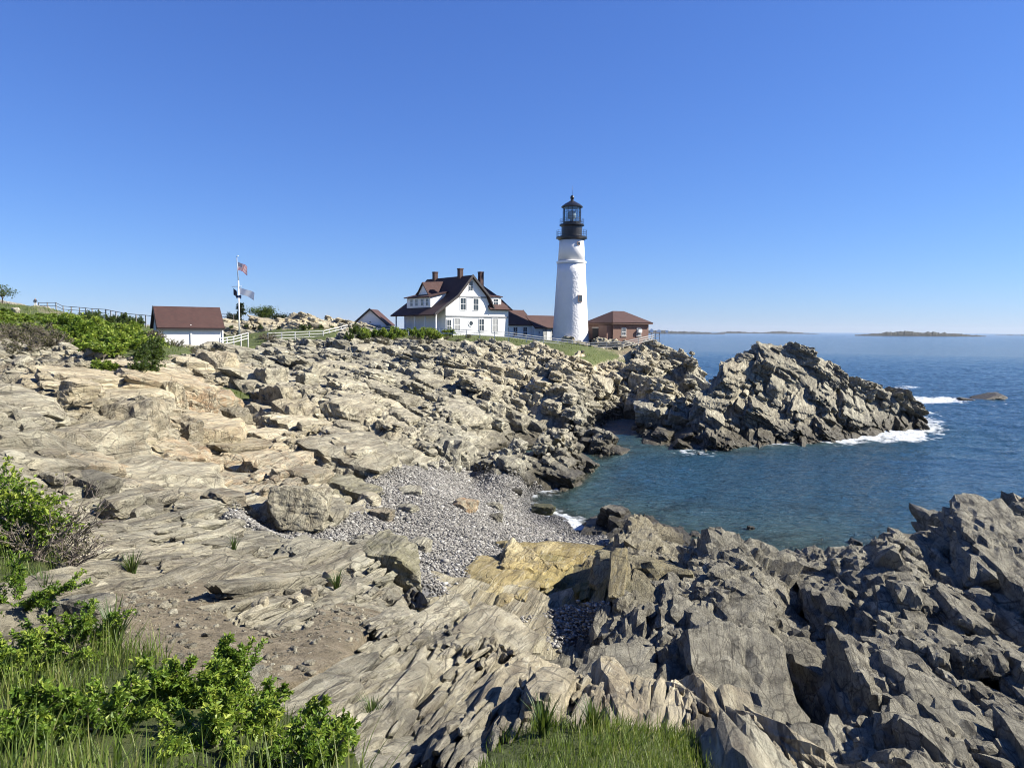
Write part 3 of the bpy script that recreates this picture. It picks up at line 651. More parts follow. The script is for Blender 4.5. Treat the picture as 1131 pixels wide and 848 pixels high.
# ------------------------------------------------------------------ the islet off the point, and loose rocks
class TPX(TPS):
    @staticmethod
    def q(x, y): return np.stack([x / 12.0, y / 12.0], -1)
ISL = [('z', 726, 472, -1.6), ('z', 740, 452, -1.4), ('y', 766, 476, 71.5), ('y', 784, 455, 73.5), ('y', 776, 468, 72.5), ('w', 14.8, 72, -1.6), ('w', 16.2, 76, -1.6), ('w', 18.0, 80, -1.6), ('w', 20.0, 84, -1.6), ('w', 22.0, 88, -1.4), ('z', 744, 485, 0.1), ('z', 754, 492, -0.1), ('z', 800, 494, -0.1), ('z', 850, 491, -0.1), ('z', 905, 488, -0.1), ('z', 950, 482, -0.1), ('z', 985, 476, -0.1), ('z', 1008, 469, -0.1),
 ('y', 766, 462, 74), ('y', 778, 440, 76), ('y', 790, 420, 78), ('y', 800, 402, 81), ('y', 830, 388, 83), ('y', 855, 385, 84), ('y', 885, 388, 84), ('y', 908, 397, 85), ('y', 930, 414, 85), ('y', 958, 424, 86), ('y', 985, 432, 87), ('y', 1000, 450, 85),
 ('y', 800, 455, 74.5), ('y', 830, 430, 78), ('y', 850, 455, 75.5), ('y', 845, 475, 72.5), ('y', 900, 450, 77.5), ('y', 940, 450, 80), ('y', 910, 420, 82), ('y', 880, 410, 82),
 ('w', 22, 93, -1.5), ('w', 30, 96, -1.5), ('w', 40, 97, -1.5), ('w', 48, 94, -1.5), ('w', 50, 86, -1.5), ('w', 12, 76, -1.8), ('w', 14, 66, -2), ('w', 26, 64, -2.5), ('w', 40, 70, -2.5), ('w', 48, 77, -2.2), ('w', 55, 100, -4), ('w', 10, 100, -3), ('w', 25, 104, -4), ('w', 27, 88, 4.5), ('w', 32, 90, 4.5), ('w', 40, 90, 2.0)]
isl_tp = TPX(ctl(ISL), 1e-4)
def isl_edge(x, y): return x / y - (0.224 + np.maximum(y - 73, 0) * 0.0075)          # the channel side falls away steeply
def isl_fn(x, y): return isl_tp(x, y) - 7 * sstep(0.012, -0.03, isl_edge(x, y))
BI = Blocks()
def islet_mesh():
    gx = np.linspace(9, 56, 380); gy = np.linspace(62, 104, 300); XX, YY = np.meshgrid(gx, gy)
    ZB = isl_fn(XX, YY); am = sstep(-2.5, 0.5, ZB)
    H, t = add_layers(XX, YY, ZB, am * 0.6, [(4.0, 2.2, 0.4, 0.2, 0.3, 0.1), (1.6, 0.9, 0.25, 0.25, 0.2, 0.12), (0.7, 0.4, 0.1, 0.25, 0.1, 0.15)], 611, 1.0, 0.3, isl_fn, 0.2, 0.3)
    H = H - 0.35 * am
    V = [np.stack([XX, YY, H], -1).reshape(-1, 3)]; i = np.arange(299)[:, None] * 380 + np.arange(379)[None]
    Fq = np.stack([i, i + 1, i + 381, i + 380], -1).reshape(-1, 4)
    BI.V.append(V[0].astype(np.float32)); BI.F.append(np.concatenate([Fq[:, [0, 1, 2]], Fq[:, [0, 2, 3]]])); BI.n += len(V[0]); BI.tone.append(np.full(len(V[0]), 0.5, np.float32)); BI.cen.append(V[0].astype(np.float32))
    g = np.random.default_rng(77)
    for Lu, Lv, Hh_, off, prob, sub in ((5.6, 2.4, 2.2, 0.30, 1.0, 5), (3.6, 1.3, 1.1, 0.26, 0.8, 4), (1.6, 0.7, 0.7, 0.20, 0.38, 3), (0.8, 0.4, 0.4, 0.12, 0.3, 3)):
        us = np.arange(58, 110, Lu); vs_ = np.arange(-12, 42, Lv); U, Vv = np.meshgrid(us, vs_)
        U = (U + g.uniform(-0.35, 0.35, U.shape) * Lu).ravel(); Vv = (Vv + g.uniform(-0.35, 0.35, Vv.shape) * Lv).ravel()
        x = U * SU[0] + Vv * SV[0]; y = U * SU[1] + Vv * SV[1]; z = isl_fn(x, y)
        for k in np.where((z > -0.9) & (g.random(len(z)) < prob) & (isl_edge(x, y) > 0.010) & (x < 50) & (y > 67) & (y < 97))[0]:
            sx = (isl_fn(x[k] + 1, y[k]) - isl_fn(x[k] - 1, y[k])) / 2; sy = (isl_fn(x[k], y[k] + 1) - isl_fn(x[k], y[k] - 1)) / 2
            su_ = float(sx * SU[0] + sy * SU[1]); sv_ = float(sx * SV[0] + sy * SV[1])
            L = np.array([Lv * 1.4 * math.exp(g.normal(0, 0.2)), Lu * 1.25 * math.exp(g.normal(0, 0.2)), Hh_ * math.exp(g.normal(0, 0.2))]) * 0.5
            c = np.array([x[k], y[k], z[k] + off * g.normal() - L[2] * 0.9])
            R3 = rot3(-STRIKE + g.normal(0, 0.08), math.atan(max(-.5, min(.5, su_ * 0.4))) + g.normal(0, 0.08), -math.atan(max(-.6, min(.6, sv_ * 0.5))) + 0.30 + g.normal(0, 0.07))
            BI.add(LIB[sub][int(g.integers(len(LIB[sub])))], sub, c, L, R3, float(np.clip(0.36 + g.normal(0, 0.13), 0, 1)))
    return finish_blocks(BI, 'rock_islet')[0]
islet = link('rock_islet', islet_mesh(), M_ROCK); tag(islet, 'large craggy grey rock islet ringed by white surf off the headland', 'islet')

def boulder(px, py, w, h, label, depth=None, along=None, tone=0.5, zone=None, seed=0, z=None, y=None, sub=4, sinkf=0.35, yaw=0.3, name='boulder', group=None, tilt=0.12, rocky=(0, 0, 0), bed=(0, 0), d3=None):
    """one loose rock whose top-centre shows at the pixel; w, h in pixels of the photograph"""
    g = np.random.default_rng(seed + 900)
    p = hit(px, py + h * 0.5) if z is None else at_z(px, py + h * 0.5, z)
    d = math.hypot(p.x, p.y) if d3 is None else d3
    s = d / F; W_ = w * s * 0.5; H_ = h * s * 0.62; D_ = (along or 0.9) * W_
    V = block_shape(sub, g, lam=0.04, chips=9) * np.array([W_, D_, H_]) @ rot3(g.normal(0, yaw), g.normal(0, tilt), g.normal(0, tilt)).T
    n = len(V)
    at = {'zone': np.zeros((n, 3)), 'rocky': np.tile(np.array(rocky, float), (n, 1)), 'bed': np.tile(np.array([tone, *bed], float), (n, 1)), 'scree': np.zeros(n), 'path': np.zeros(n)}
    me = np_mesh(name, V, ICO[sub][1], smooth=False, attrs=at)
    o = link(name, me, M_ROCK); o.location = (p.x, p.y, p.z + H_ * (1 - 2 * sinkf) * 0.9)
    return tag(o, label, name.replace('_', ' '), group)
# ------------------------------------------------------------------ loose rocks one could lift away
boulder(332, 548, 62, 38, 'big angular grey block at the head of the cobble cove, dark on its left face', tone=0.5, seed=91, rocky=(0.3, 0, 0), sub=5, tilt=0.35)
boulder(422, 566, 26, 14, 'brown wedge-shaped boulder alone on the grey cobbles', tone=0.32, seed=2, rocky=(0.5, 0.2, 0.3))
boulder(450, 560, 22, 9, 'flat grey wedge stone on the cobbles behind the brown boulder', tone=0.55, seed=3)
boulder(600, 561, 28, 17, 'olive boulder with a pale end at the edge of the cove water', tone=0.5, seed=4, rocky=(0.7, 0, 0), bed=(0.5, 0.3))
boulder(512, 555, 30, 14, 'crumbled tan rock with rusty patches in the middle of the cobbles', tone=0.5, seed=5, rocky=(0.9, 0.6, 0))
boulder(546, 557, 22, 8, 'pale flat stone right of the crumbled tan rock', tone=0.62, seed=6)
boulder(548, 570, 15, 9, 'small dark square stone below the pale flat stone on the cobbles', tone=0.25, seed=7)
boulder(570, 541, 12, 8, 'small dark boulder at the top of the wet cobbles by the water', tone=0.2, seed=8, rocky=(0.2, 0, 0.5))
boulder(462, 598, 30, 17, 'smooth pale grey rounded boulder beside the mossy corner rock', tone=0.66, seed=9)
boulder(452, 540, 28, 8, 'bright pale slab lying at the upper edge of the cobbles', tone=0.85, seed=10)
boulder(408, 549, 26, 12, 'bleached cream block under the left ledge of the cove', tone=0.85, seed=11, rocky=(0.4, 0, 0))
for k, (px, py, w) in enumerate([(466, 513, 12), (478, 512, 14), (491, 514, 12), (503, 515, 14), (514, 515, 10)]):
    boulder(px, py, w, 8, 'bleached white block in the row at the foot of the headland ledge', tone=0.9, seed=20 + k, sub=3, group='row of bleached blocks at the head of the cove')
boulder(574, 703, 34, 27, 'mossy olive boulder wedged between the pale ridge and the cobble pocket', tone=0.45, seed=12, bed=(0.8, 0.4))
boulder(104, 534, 44, 22, 'rounded dark brown boulder on the pale slabs at the left', tone=0.22, seed=13, rocky=(0.2, 0, 0.5))
boulder(905, 626, 55, 28, 'rounded dark weedy boulder at the water below the right rocks', tone=0.3, seed=14, rocky=(0.1, 0, 0.8), z=0.9, along=0.7)
boulder(98, 668, 46, 36, 'pale pointed stone beside the grass tuft in the bare soil', tone=0.72, seed=15)
boulder(276, 745, 40, 26, 'pale ribbed stone half buried behind the leafy shrubs', tone=0.62, seed=16)
for k, (px, py, w, h) in enumerate([(288, 664, 16, 10), (303, 660, 14, 11), (314, 668, 12, 9), (326, 660, 18, 14), (342, 652, 16, 12), (366, 638, 22, 18)]):
    boulder(px, py, w, h, 'small cream stone in the cluster between the slabs and the bare soil', tone=0.75, seed=30 + k, sub=3, rocky=(0.6, 0, 0), group='cream stones beside the slabs')
boulder(1090, 439, 28, 6, 'larger of two low dark rocks awash with surf right of the islet', tone=0.12, seed=17, z=-0.25, along=0.7, rocky=(0, 0, 0), bed=(0, 0), name='wave_washed_rock', sub=5, tilt=0.25)
boulder(1067, 441, 15, 4, 'smaller of two low dark rocks awash with surf right of the islet', tone=0.1, seed=19, z=-0.25, along=0.7, rocky=(0, 0, 0), bed=(0, 0), name='wave_washed_rock', sub=4, tilt=0.25)
boulder(829, 582, 8, 5, 'tiny dark rock breaking the water of the cove', tone=0.2, seed=18, z=0.0, rocky=(0, 0, 0.9), name='wave_washed_rock', sub=3)
boulder(345, 352, 6, 4, 'pale boulder on the knoll behind the flagpole', tone=0.8, seed=40, sub=3)
boulder(17, 342, 7, 6, 'small white painted stone on the green hillside', tone=1.0, seed=41, sub=3)
boulder(430, 602, 66, 40, 'long corner rock above the cobbles with a mossy green end', tone=0.5, seed=45, along=1.5, bed=(0.35, 0), rocky=(0.3, 0, 0), sub=5, sinkf=0.5)

# cobbles of the cove: too many to count
def cobbles():
    g = np.random.default_rng(5)
    d0, f0 = ICO[1]; dd = [d0 * (1 + 0.16 * g.normal(size=(len(d0), 1))) for _ in range(24)]
    x = g.uniform(-14, 7, 240000); y = g.uniform(15, 56, 240000)
    w = wfield('pebble', x, y); m = sstep(0.25, 0.6, w)
    z = tz_at(x, y); zb = base_at(x, y)
    ok = (g.random(len(x)) < m) & (z < zb + 0.22) & (z > -0.35)
    x, y, z = x[ok], y[ok], z[ok]
    n = len(x); s = np.exp(g.normal(-3.22, 0.36, n)) * np.interp(np.hypot(x, y), [15, 25, 50], [0.75, 0.9, 1.25])
    ix = g.integers(0, 24, n); L = np.stack(dd)[ix]
    asp = np.stack([g.uniform(0.8, 1.3, n), g.uniform(0.8, 1.3, n), g.uniform(0.45, 0.8, n)], -1)
    P3 = L * (s[:, None] * asp)[:, None, :]
    th = g.uniform(0, 6.28, n); c, s_ = np.cos(th)[:, None], np.sin(th)[:, None]
    Q = np.stack([P3[..., 0] * c - P3[..., 1] * s_, P3[..., 0] * s_ + P3[..., 1] * c, P3[..., 2]], -1)
    Q += np.stack([x, y, z + s * 0.15 + g.uniform(0, 0.05, n)], -1)[:, None, :]
    k = len(d0); Fc = (f0[None] + (np.arange(n) * k)[:, None, None]).reshape(-1, 3)
    tone = np.repeat(np.clip(g.normal(0.5, 0.22, n) + (g.random(n) < 0.06) * 0.5, 0, 1), k)
    me = np_mesh('cobbles', Q.reshape(-1, 3), Fc, smooth=True, attrs={'tone': tone})
    m = NT('cobble'); P = m.pos(); gz = m.new('SeparateXYZ'); m.ln(P, gz.inputs[0])
    c = m.ramp(m.attr('tone'), [(0.0, (0.055, 0.056, 0.057)), (0.35, (0.122, 0.116, 0.103)), (0.7, (0.192, 0.182, 0.16)), (1.0, (0.36, 0.352, 0.32))])
    wet = m.ramp(m.math('MULTIPLY_ADD', gz.outputs[2], 0.5, m.math('MULTIPLY', m.noise(P, 0.8, 3), 0.3)), [(0.25, 0.34), (0.55, 1.0)])
    hs = m.new('HueSaturation'); m.ln(c, hs.inputs['Color']); m.ln(wet, hs.inputs['Value'])
    print('cobbles', n)
    return link('cobbles', me, m.done(hs.outputs[0], m.math('MULTIPLY_ADD', wet, 0.5, 0.3)))
tag(cobbles(), 'grey cobbles covering the cove', kind='stuff')
# rubble on the bank and grit on the bare soil
def rubble(name, zone, n0, box, smin, smax, seed, mat):
    g = np.random.default_rng(seed); x = g.uniform(box[0], box[1], n0); y = g.uniform(box[2], box[3], n0)
    w = wfield(zone, x, y); ok = g.random(n0) < sstep(0.2, 0.7, w); x, y = x[ok], y[ok]; z = tz_at(x, y); B_ = Blocks()
    for k in range(len(x)):
        s = smin * (smax / smin) ** (g.random() ** 3.2)
        B_.add(LIB[2][int(g.integers(40))], 2, np.array([x[k], y[k], z[k] + s * 0.1]), np.array([1.0, g.uniform(0.6, 1.4), g.uniform(0.35, 0.8)]) * s, rot3(g.uniform(0, 6.28), g.normal(0, 0.3), g.normal(0, 0.3)), float(np.clip(g.normal(0.55, 0.25), 0, 1)))
    o = link(name, finish_blocks(B_, name)[0], mat); return o
tag(rubble('rubble', 'scree', 9000, (-40, -8, 22, 50), 0.05, 0.42, 3, M_ROCK), 'broken rubble of the eroded bank', kind='stuff')
tag(rubble('grit', 'dirt', 5200, (-6, 1.0, 4.3, 10.8), 0.006, 0.05, 4, M_ROCK), 'stones and grit on the bare soil', kind='stuff')
# ------------------------------------------------------------------ sea
def build_sea():
    na, nr = 700, 1100
    a = np.linspace(-0.80, 0.80, na); r = np.concatenate([np.geomspace(22, 420, nr - 60, endpoint=False), np.geomspace(420, 45000, 60)])
    A2, R2 = np.meshgrid(a, r); x = np.sin(A2) * R2; y = np.cos(A2) * R2
    h = 0.10 * fbm(x * 0.22 + y * 0.10, y * 0.42, 201, 3) + 0.05 * fbm(x * 0.8, y * 1.5, 202, 3)
    op = sstep(50, 110, R2); h = h + 0.028 * fbm(x * 1.7, y * 3.0, 203, 3); h = h * (0.75 + 1.2 * op) * sstep(500, 200, R2)
    bed = np.where(R2 < 172, base_at(x, y), -14.0)
    ii = (x > 8) & (x < 56) & (y > 62) & (y < 104); bi = np.full(x.shape, -20.0); bi[ii] = isl_fn(x[ii], y[ii])
    bed = np.maximum(bed, bi)
    depth = -bed
    px, py = project(np.stack([x.ravel(), y.ravel(), 0 * x.ravel()], -1)); px = px.reshape(x.shape); py = py.reshape(x.shape)
    blob = lambda cx, cy, sx, sy: np.exp(-(((px - cx) / sx) ** 2 + ((py - cy) / sy) ** 2))
    n1 = fbm(x * 0.5, y * 0.5, 211, 4) ; n2 = fbm(x * 1.9, y * 1.9, 212, 4)
    f = 1.35 * blob(1002, 468, 36, 13) + 1.1 * blob(935, 484, 40, 6) + 1.2 * blob(1030, 442, 40, 4) + 0.7 * blob(1000, 428, 18, 3) + 0.45 * blob(820, 492, 70, 3.5) + 0.6 * blob(1000, 480, 40, 7) + 0.5 * blob(770, 500, 35, 6) + 0.35 * blob(1110, 447, 25, 3)
    f = f + 0.75 * sstep(-1.2, -0.1, bi) * sstep(26, 38, x) + 0.35 * sstep(-0.9, -0.1, bi) * (x <= 38)
    shore = sstep(0.9, 0.05, depth) * (R2 < 172)
    f = f + 0.45 * shore * blob(620, 565, 45, 40) + 0.8 * blob(625, 578, 18, 5) * shore + 0.25 * shore * (bi < -5) + 0.7 * blob(768, 619, 14, 3)
    foam = np.clip(f * 1.15 + (0.55 * n1 + 0.75 * n2) * np.clip(f * 2.2, 0, 1) - 0.30, 0, 1)
    h = h + 0.10 * foam * n2
    V = np.stack([x, y, h], -1).reshape(-1, 3)
    me = np_mesh('sea', V, grid_faces(nr, na), smooth=True, attrs={'depth': depth.ravel(), 'foam': foam.ravel()})
    n = NT('sea_water')
    P = n.pos(); mp = n.new('Mapping'); mp.inputs['Scale'].default_value = (0.5, 1.0, 1); n.ln(P, mp.inputs[0]); q = mp.outputs[0]
    w1 = n.noise(q, 0.55, 4, 0.6, 0.4); w2 = n.noise(q, 2.2, 5, 0.62, 0.3); w3 = n.noise(q, 0.07, 3, 0.5)
    d = n.attr('depth')
    col = n.ramp(n.math('MULTIPLY', d, 0.2), [(0.0, (0.070, 0.076, 0.055)), (0.12, (0.045, 0.082, 0.080)), (0.42, (0.021, 0.066, 0.105)), (1.0, (0.020, 0.064, 0.118))])
    kelp = n.ramp(n.noise(P, 0.28, 4, 0.6), [(0.5, 0.0), (0.62, 0.8)])
    shal = n.ramp(n.math('MULTIPLY', d, 0.2), [(0.1, 1.0), (0.6, 0.0)])
    col = n.mix(n.math('MULTIPLY', kelp, shal), col, (0.010, 0.018, 0.016))
    w4 = n.noise(q, 7.0, 4, 0.6, 0.2); nb = n.bump(w1, 1.0, 0.75); nb = n.bump(w2, 1.0, 0.60, nb); nb = n.bump(w4, 1.0, 0.09, nb)
    fm = n.attr('foam')
    fn = n.noise(q, 2.2, 8, 0.78, 0.8)
    ff = n.ramp(n.math('ADD', fm, n.math('MULTIPLY', n.math('SUBTRACT', fn, 0.5), 1.5)), [(0.22, 0.0), (0.70, 0.95)])
    ff = n.math('MULTIPLY', ff, n.ramp(fm, [(0.02, 0.0), (0.12, 1.0)]))
    col = n.mix(ff, col, (0.62, 0.66, 0.68))
    m = n.done(col, n.math('MULTIPLY_ADD', ff, 0.6, 0.10), nb, IOR=1.33, Specular_IOR_Level=0.5)
    # the seabed shows through the last half metre of water
    al = n.ramp(n.math('MULTIPLY', d, 1.0), [(0.0, 0.35), (0.9, 1.0)])
    n.put(n.b.inputs['Alpha'], n.math('MAXIMUM', al, ff))
    return link('sea', me, m)
sea = build_sea(); tag(sea, 'rippled blue sea shoaling to green in the cove', kind='structure')

# far land: low wooded islands on the horizon
def far_land(name, px0, px1, dist, prof, label, mat, seed=0, thick=0.25):
    """prof: heights in photograph pixels above the waterline, along the width"""
    g = np.random.default_rng(seed); n = 260; m = 14
    a0 = math.atan((px0 - PW / 2) / F); a1 = math.atan((px1 - PW / 2) / F)
    t = np.linspace(0, 1, n); hp = np.interp(t, np.linspace(0, 1, len(prof)), prof) * dist / F
    hp = hp * (1 + 0.20 * fbm(t * 40, t * 0, seed, 4)) + 0.5 * dist / F * fbm(t * 90, t * 0 + 3, seed + 1, 3) * np.clip(hp / (dist / F), 0, 1)
    width = (a1 - a0) * dist * thick
    th = a0 + (a1 - a0) * t; V = []
    for k in range(m):
        s = k / (m - 1); pr = math.sin(math.pi * s) ** 0.5
        rr_ = dist / np.cos(th) + (s - 0.5) * width
        z = hp * pr * (1 + 0.25 * fbm(t * 60, t * 0 + k * 3.7, seed + 5, 3)) - 1.0
        V.append(np.stack([np.sin(th) * rr_, np.cos(th) * rr_, z], -1))
    V = np.concatenate(V)
    i = np.arange(m - 1)[:, None] * n + np.arange(n - 1)[None]
    me = np_mesh(name, V, np.stack([i, i + 1, i + n + 1, i + n], -1).reshape(-1, 4), smooth=False)
    o = link(name, me, mat); return tag(o, label, kind='structure')
nm = NT('island_woods'); P = nm.pos(); gz = nm.new('SeparateXYZ'); nm.ln(P, gz.inputs[0])
M_ISLE = nm.done(nm.mix(nm.ramp(nm.math('ADD', nm.math('MULTIPLY', gz.outputs[2], 0.08), nm.math('MULTIPLY', nm.noise(P, 0.02, 4), 0.25)), [(0.22, 0.0), (0.30, 1.0)]), (0.03, 0.028, 0.024), nm.ramp(nm.noise(P, 0.05, 4), [(0.35, (0.006, 0.009, 0.007)), (0.65, (0.014, 0.019, 0.012))])), 0.9)
far_land('island', 943, 1088, 2600, [1.0, 1.8, 2.5, 3.1, 4.6, 5.4, 5.0, 4.8, 4.6, 5.0, 4.1, 3.6, 3.2, 2.4, 1.8, 1.0], 'low dark wooded island on the horizon', M_ISLE, 3)
far_land('island', 1080, 1300, 4200, [0.2, 0.9, 1.3, 1.0, 1.6, 1.8, 1.2], 'thin low shore on the far right horizon', M_ISLE, 5)
far_land('far_coast', 560, 800, 3600, [3, 5, 6, 8, 9, 8, 7.0, 6.5, 5.2, 4.4, 3.4, 2.6, 2.4, 2.0, 1.0], 'hazy wooded coast beyond the headland', M_ISLE, 9)
far_land('far_coast', 790, 905, 5200, [0.6, 2.0, 2.2, 1.5, 1.4, 2.4, 2.8, 1.6, 1.0, 0.3], 'faint low coast on the horizon', M_ISLE, 11)

def far_house(px, w, h, label):
    p = at_y(px, 0, 3500); d = 3500; W_ = w * d / F; H_ = h * d / F; root_z = 6.0
    V = [(-W_ / 2, -4, -12), (W_ / 2, -4, -12), (W_ / 2, -4, H_ * 0.6), (0, -4, H_), (-W_ / 2, -4, H_ * 0.6)]; V += [(x, 8, z) for x, y, z in V]
    Fc = [[0, 1, 2, 3, 4], [9, 8, 7, 6, 5], [0, 5, 6, 1], [1, 6, 7, 2], [2, 7, 8, 3], [3, 8, 9, 4], [4, 9, 5, 0]]
    me = bpy.data.meshes.new('far_house'); me.from_pydata(V, [], Fc); me.update(); o = link('far_house', me, NT('far_white').done((0.75, 0.75, 0.73), 0.7)); o.location = (p.x, 3490, root_z); tag(o, label, 'house')
far_house(727, 3.0, 4.0, 'leftmost tiny white house on the far coast past the brick building')
far_house(735, 4.5, 3.2, 'widest tiny white house on the far coast past the brick building')
far_house(744, 2.5, 2.6, 'rightmost tiny white house on the far coast past the brick building')
# ------------------------------------------------------------------ mesh builder for made things
class MB:
    def __init__(s): s.v = []; s.f = []
    def face(s, pts): 
        n = len(s.v); s.v += [tuple(p) for p in pts]; s.f.append(list(range(n, n + len(pts)))); return s
    def box(s, x0, x1, y0, y1, z0, z1):
        n = len(s.v); s.v += [(x, y, z) for z in (z0, z1) for y in (y0, y1) for x in (x0, x1)]
        s.f += [[n + i for i in q] for q in ((0, 2, 3, 1), (4, 5, 7, 6), (0, 1, 5, 4), (2, 6, 7, 3), (0, 4, 6, 2), (1, 3, 7, 5))]; return s
    def extrude(s, poly, d):
        """poly: 3-D points, pushed along d"""
        n = len(s.v); k = len(poly); d = Vector(d)
        s.v += [tuple(p) for p in poly] + [tuple(Vector(p) + d) for p in poly]
        s.f.append([n + i for i in range(k)][::-1]); s.f.append([n + k + i for i in range(k)])
        for i in range(k): j = (i + 1) % k; s.f.append([n + i, n + j, n + k + j, n + k + i])
        return s
    def slab(s, quad, t):
        """a roof plane with thickness t laid on the quad (3 or 4 points, outward normal by winding)"""
        q = [Vector(p) for p in quad]; nrm = (q[1] - q[0]).cross(q[2] - q[0]).normalized()
        return s.extrude(q, nrm * t)
    def tube(s, a, b, r, n=6, r2=None):
        a = Vector(a); b = Vector(b); r2 = r if r2 is None else r2
        q = (b - a).normalized(); u = q.orthogonal().normalized(); w = q.cross(u); k = len(s.v)
        for p, rad in ((a, r), (b, r2)):
            for i in range(n):
                t = 2 * math.pi * i / n; s.v.append(tuple(p + (u * math.cos(t) + w * math.sin(t)) * rad))
        for i in range(n): j = (i + 1) % n; s.f.append([k + i, k + j, k + n + j, k + n + i])
        s.f.append([k + i for i in range(n)][::-1]); s.f.append([k + n + i for i in range(n)]); return s
    def lathe(s, prof, n=32, cap=True):
        k = len(s.v); m = len(prof)
        for r, z in prof:
            for i in range(n): t = 2 * math.pi * i / n; s.v.append((r * math.cos(t), r * math.sin(t), z))
        for a in range(m - 1):
            for i in range(n): j = (i + 1) % n; s.f.append([k + a * n + i, k + a * n + j, k + (a + 1) * n + j, k + (a + 1) * n + i])
        if cap: s.f.append([k + i for i in range(n)][::-1]); s.f.append([k + (m - 1) * n + i for i in range(n)])
        return s
    def build(s, name, mat, parent=None, smooth=False):
        me = bpy.data.meshes.new(name); me.from_pydata(s.v, [], s.f)
        bm = bmesh.new(); bm.from_mesh(me); bmesh.ops.recalc_face_normals(bm, faces=bm.faces); bm.to_mesh(me); bm.free()
        if smooth: me.polygons.foreach_set('use_smooth', [True] * len(me.polygons))
        me.update(); return link(name, me, mat, parent)

def siding():
    n = NT('white_siding'); tc = n.new('TexCoord'); s = n.new('SeparateXYZ'); n.ln(tc.outputs['Object'], s.inputs[0])
    w = n.math('FRACT', n.math('MULTIPLY', s.outputs[2], 7.0))
    ns = n.noise(tc.outputs['Object'], 1.2, 5, 0.6)
    return n.done(n.mix(n.ramp(ns, [(0.45, 0.0), (0.75, 0.5)]), (0.80, 0.80, 0.78), (0.70, 0.695, 0.67)), 0.6, n.bump(w, 0.7, 0.02))
M_SIDE = siding()
def simple(name, c, r=0.6, c2=None, sc_=3.0, **kw):
    n = NT(name)
    if c2 is None: c2 = tuple(0.75 * q for q in c)
    tc = n.new('TexCoord'); nz = n.noise(tc.outputs['Object'], sc_, 5, 0.6)
    return n.done(n.mix(n.ramp(nz, [(0.35, 0.0), (0.7, 1.0)]), c, c2), r, n.bump(nz, 0.15, 0.02), **kw)
M_WHITE = simple('white_paint', (0.80, 0.80, 0.78), 0.5, (0.73, 0.73, 0.71))
M_DARK = simple('dark_trim', (0.030, 0.026, 0.026), 0.5)
M_BLACK = simple('black_iron', (0.012, 0.012, 0.014), 0.35)
M_GREYT = simple('weathered_wood', (0.16, 0.145, 0.125), 0.8, (0.27, 0.25, 0.22))
M_CHIM = simple('chimney_brick', (0.062, 0.030, 0.024), 0.8, (0.045, 0.022, 0.018), 9)
M_GLASS = NT('window_glass').done((0.035, 0.045, 0.055), 0.05, None, Specular_IOR_Level=0.6)
M_CURT = simple('pale_blind', (0.30, 0.31, 0.31), 0.7)
def shingle():
    n = NT('red_shingle'); tc = n.new('TexCoord'); s = n.new('SeparateXYZ'); n.ln(tc.outputs['Object'], s.inputs[0])
    cb = n.new('CombineXYZ'); n.ln(n.math('ADD', s.outputs[0], s.outputs[1]), cb.inputs[0]); n.ln(n.math('MULTIPLY', s.outputs[2], 1.4), cb.inputs[1])
    b = n.new('TexBrick'); n.ln(cb.outputs[0], b.inputs[0]); b.inputs['Scale'].default_value = 1.0; b.inputs['Brick Width'].default_value = 0.35; b.inputs['Row Height'].default_value = 0.22; b.inputs['Mortar Size'].default_value = 0.012
    b.inputs['Color1'].default_value = (0.038, 0.015, 0.013, 1); b.inputs['Color2'].default_value = (0.054, 0.021, 0.017, 1); b.inputs['Mortar'].default_value = (0.036, 0.015, 0.012, 1)
    nz = n.noise(tc.outputs['Object'], 0.7, 5, 0.6)
    return n.done(n.mix(n.ramp(nz, [(0.4, 0.0), (0.7, 0.35)]), b.outputs[0], (0.075, 0.037, 0.030)), 0.85, n.bump(b.outputs['Fac'], 0.4, 0.02))
M_ROOF = shingle()
def brick():
    n = NT('red_brick'); tc = n.new('TexCoord'); s = n.new('SeparateXYZ'); n.ln(tc.outputs['Object'], s.inputs[0])
    cb = n.new('CombineXYZ'); n.ln(n.math('ADD', s.outputs[0], s.outputs[1]), cb.inputs[0]); n.ln(s.outputs[2], cb.inputs[1])
    b = n.new('TexBrick'); n.ln(cb.outputs[0], b.inputs[0]); b.inputs['Scale'].default_value = 1.0; b.inputs['Brick Width'].default_value = 0.24; b.inputs['Row Height'].default_value = 0.08; b.inputs['Mortar Size'].default_value = 0.010
    b.inputs['Color1'].default_value = (0.13, 0.052, 0.036, 1); b.inputs['Color2'].default_value = (0.175, 0.072, 0.048, 1); b.inputs['Mortar'].default_value = (0.20, 0.17, 0.14, 1)
    nz = n.noise(tc.outputs['Object'], 0.9, 5, 0.6)
    return n.done(n.mix(n.ramp(nz, [(0.4, 0.0), (0.75, 0.4)]), b.outputs[0], (0.13, 0.06, 0.045)), 0.85, n.bump(b.outputs['Fac'], 0.3, 0.01))
M_BRICK = brick()
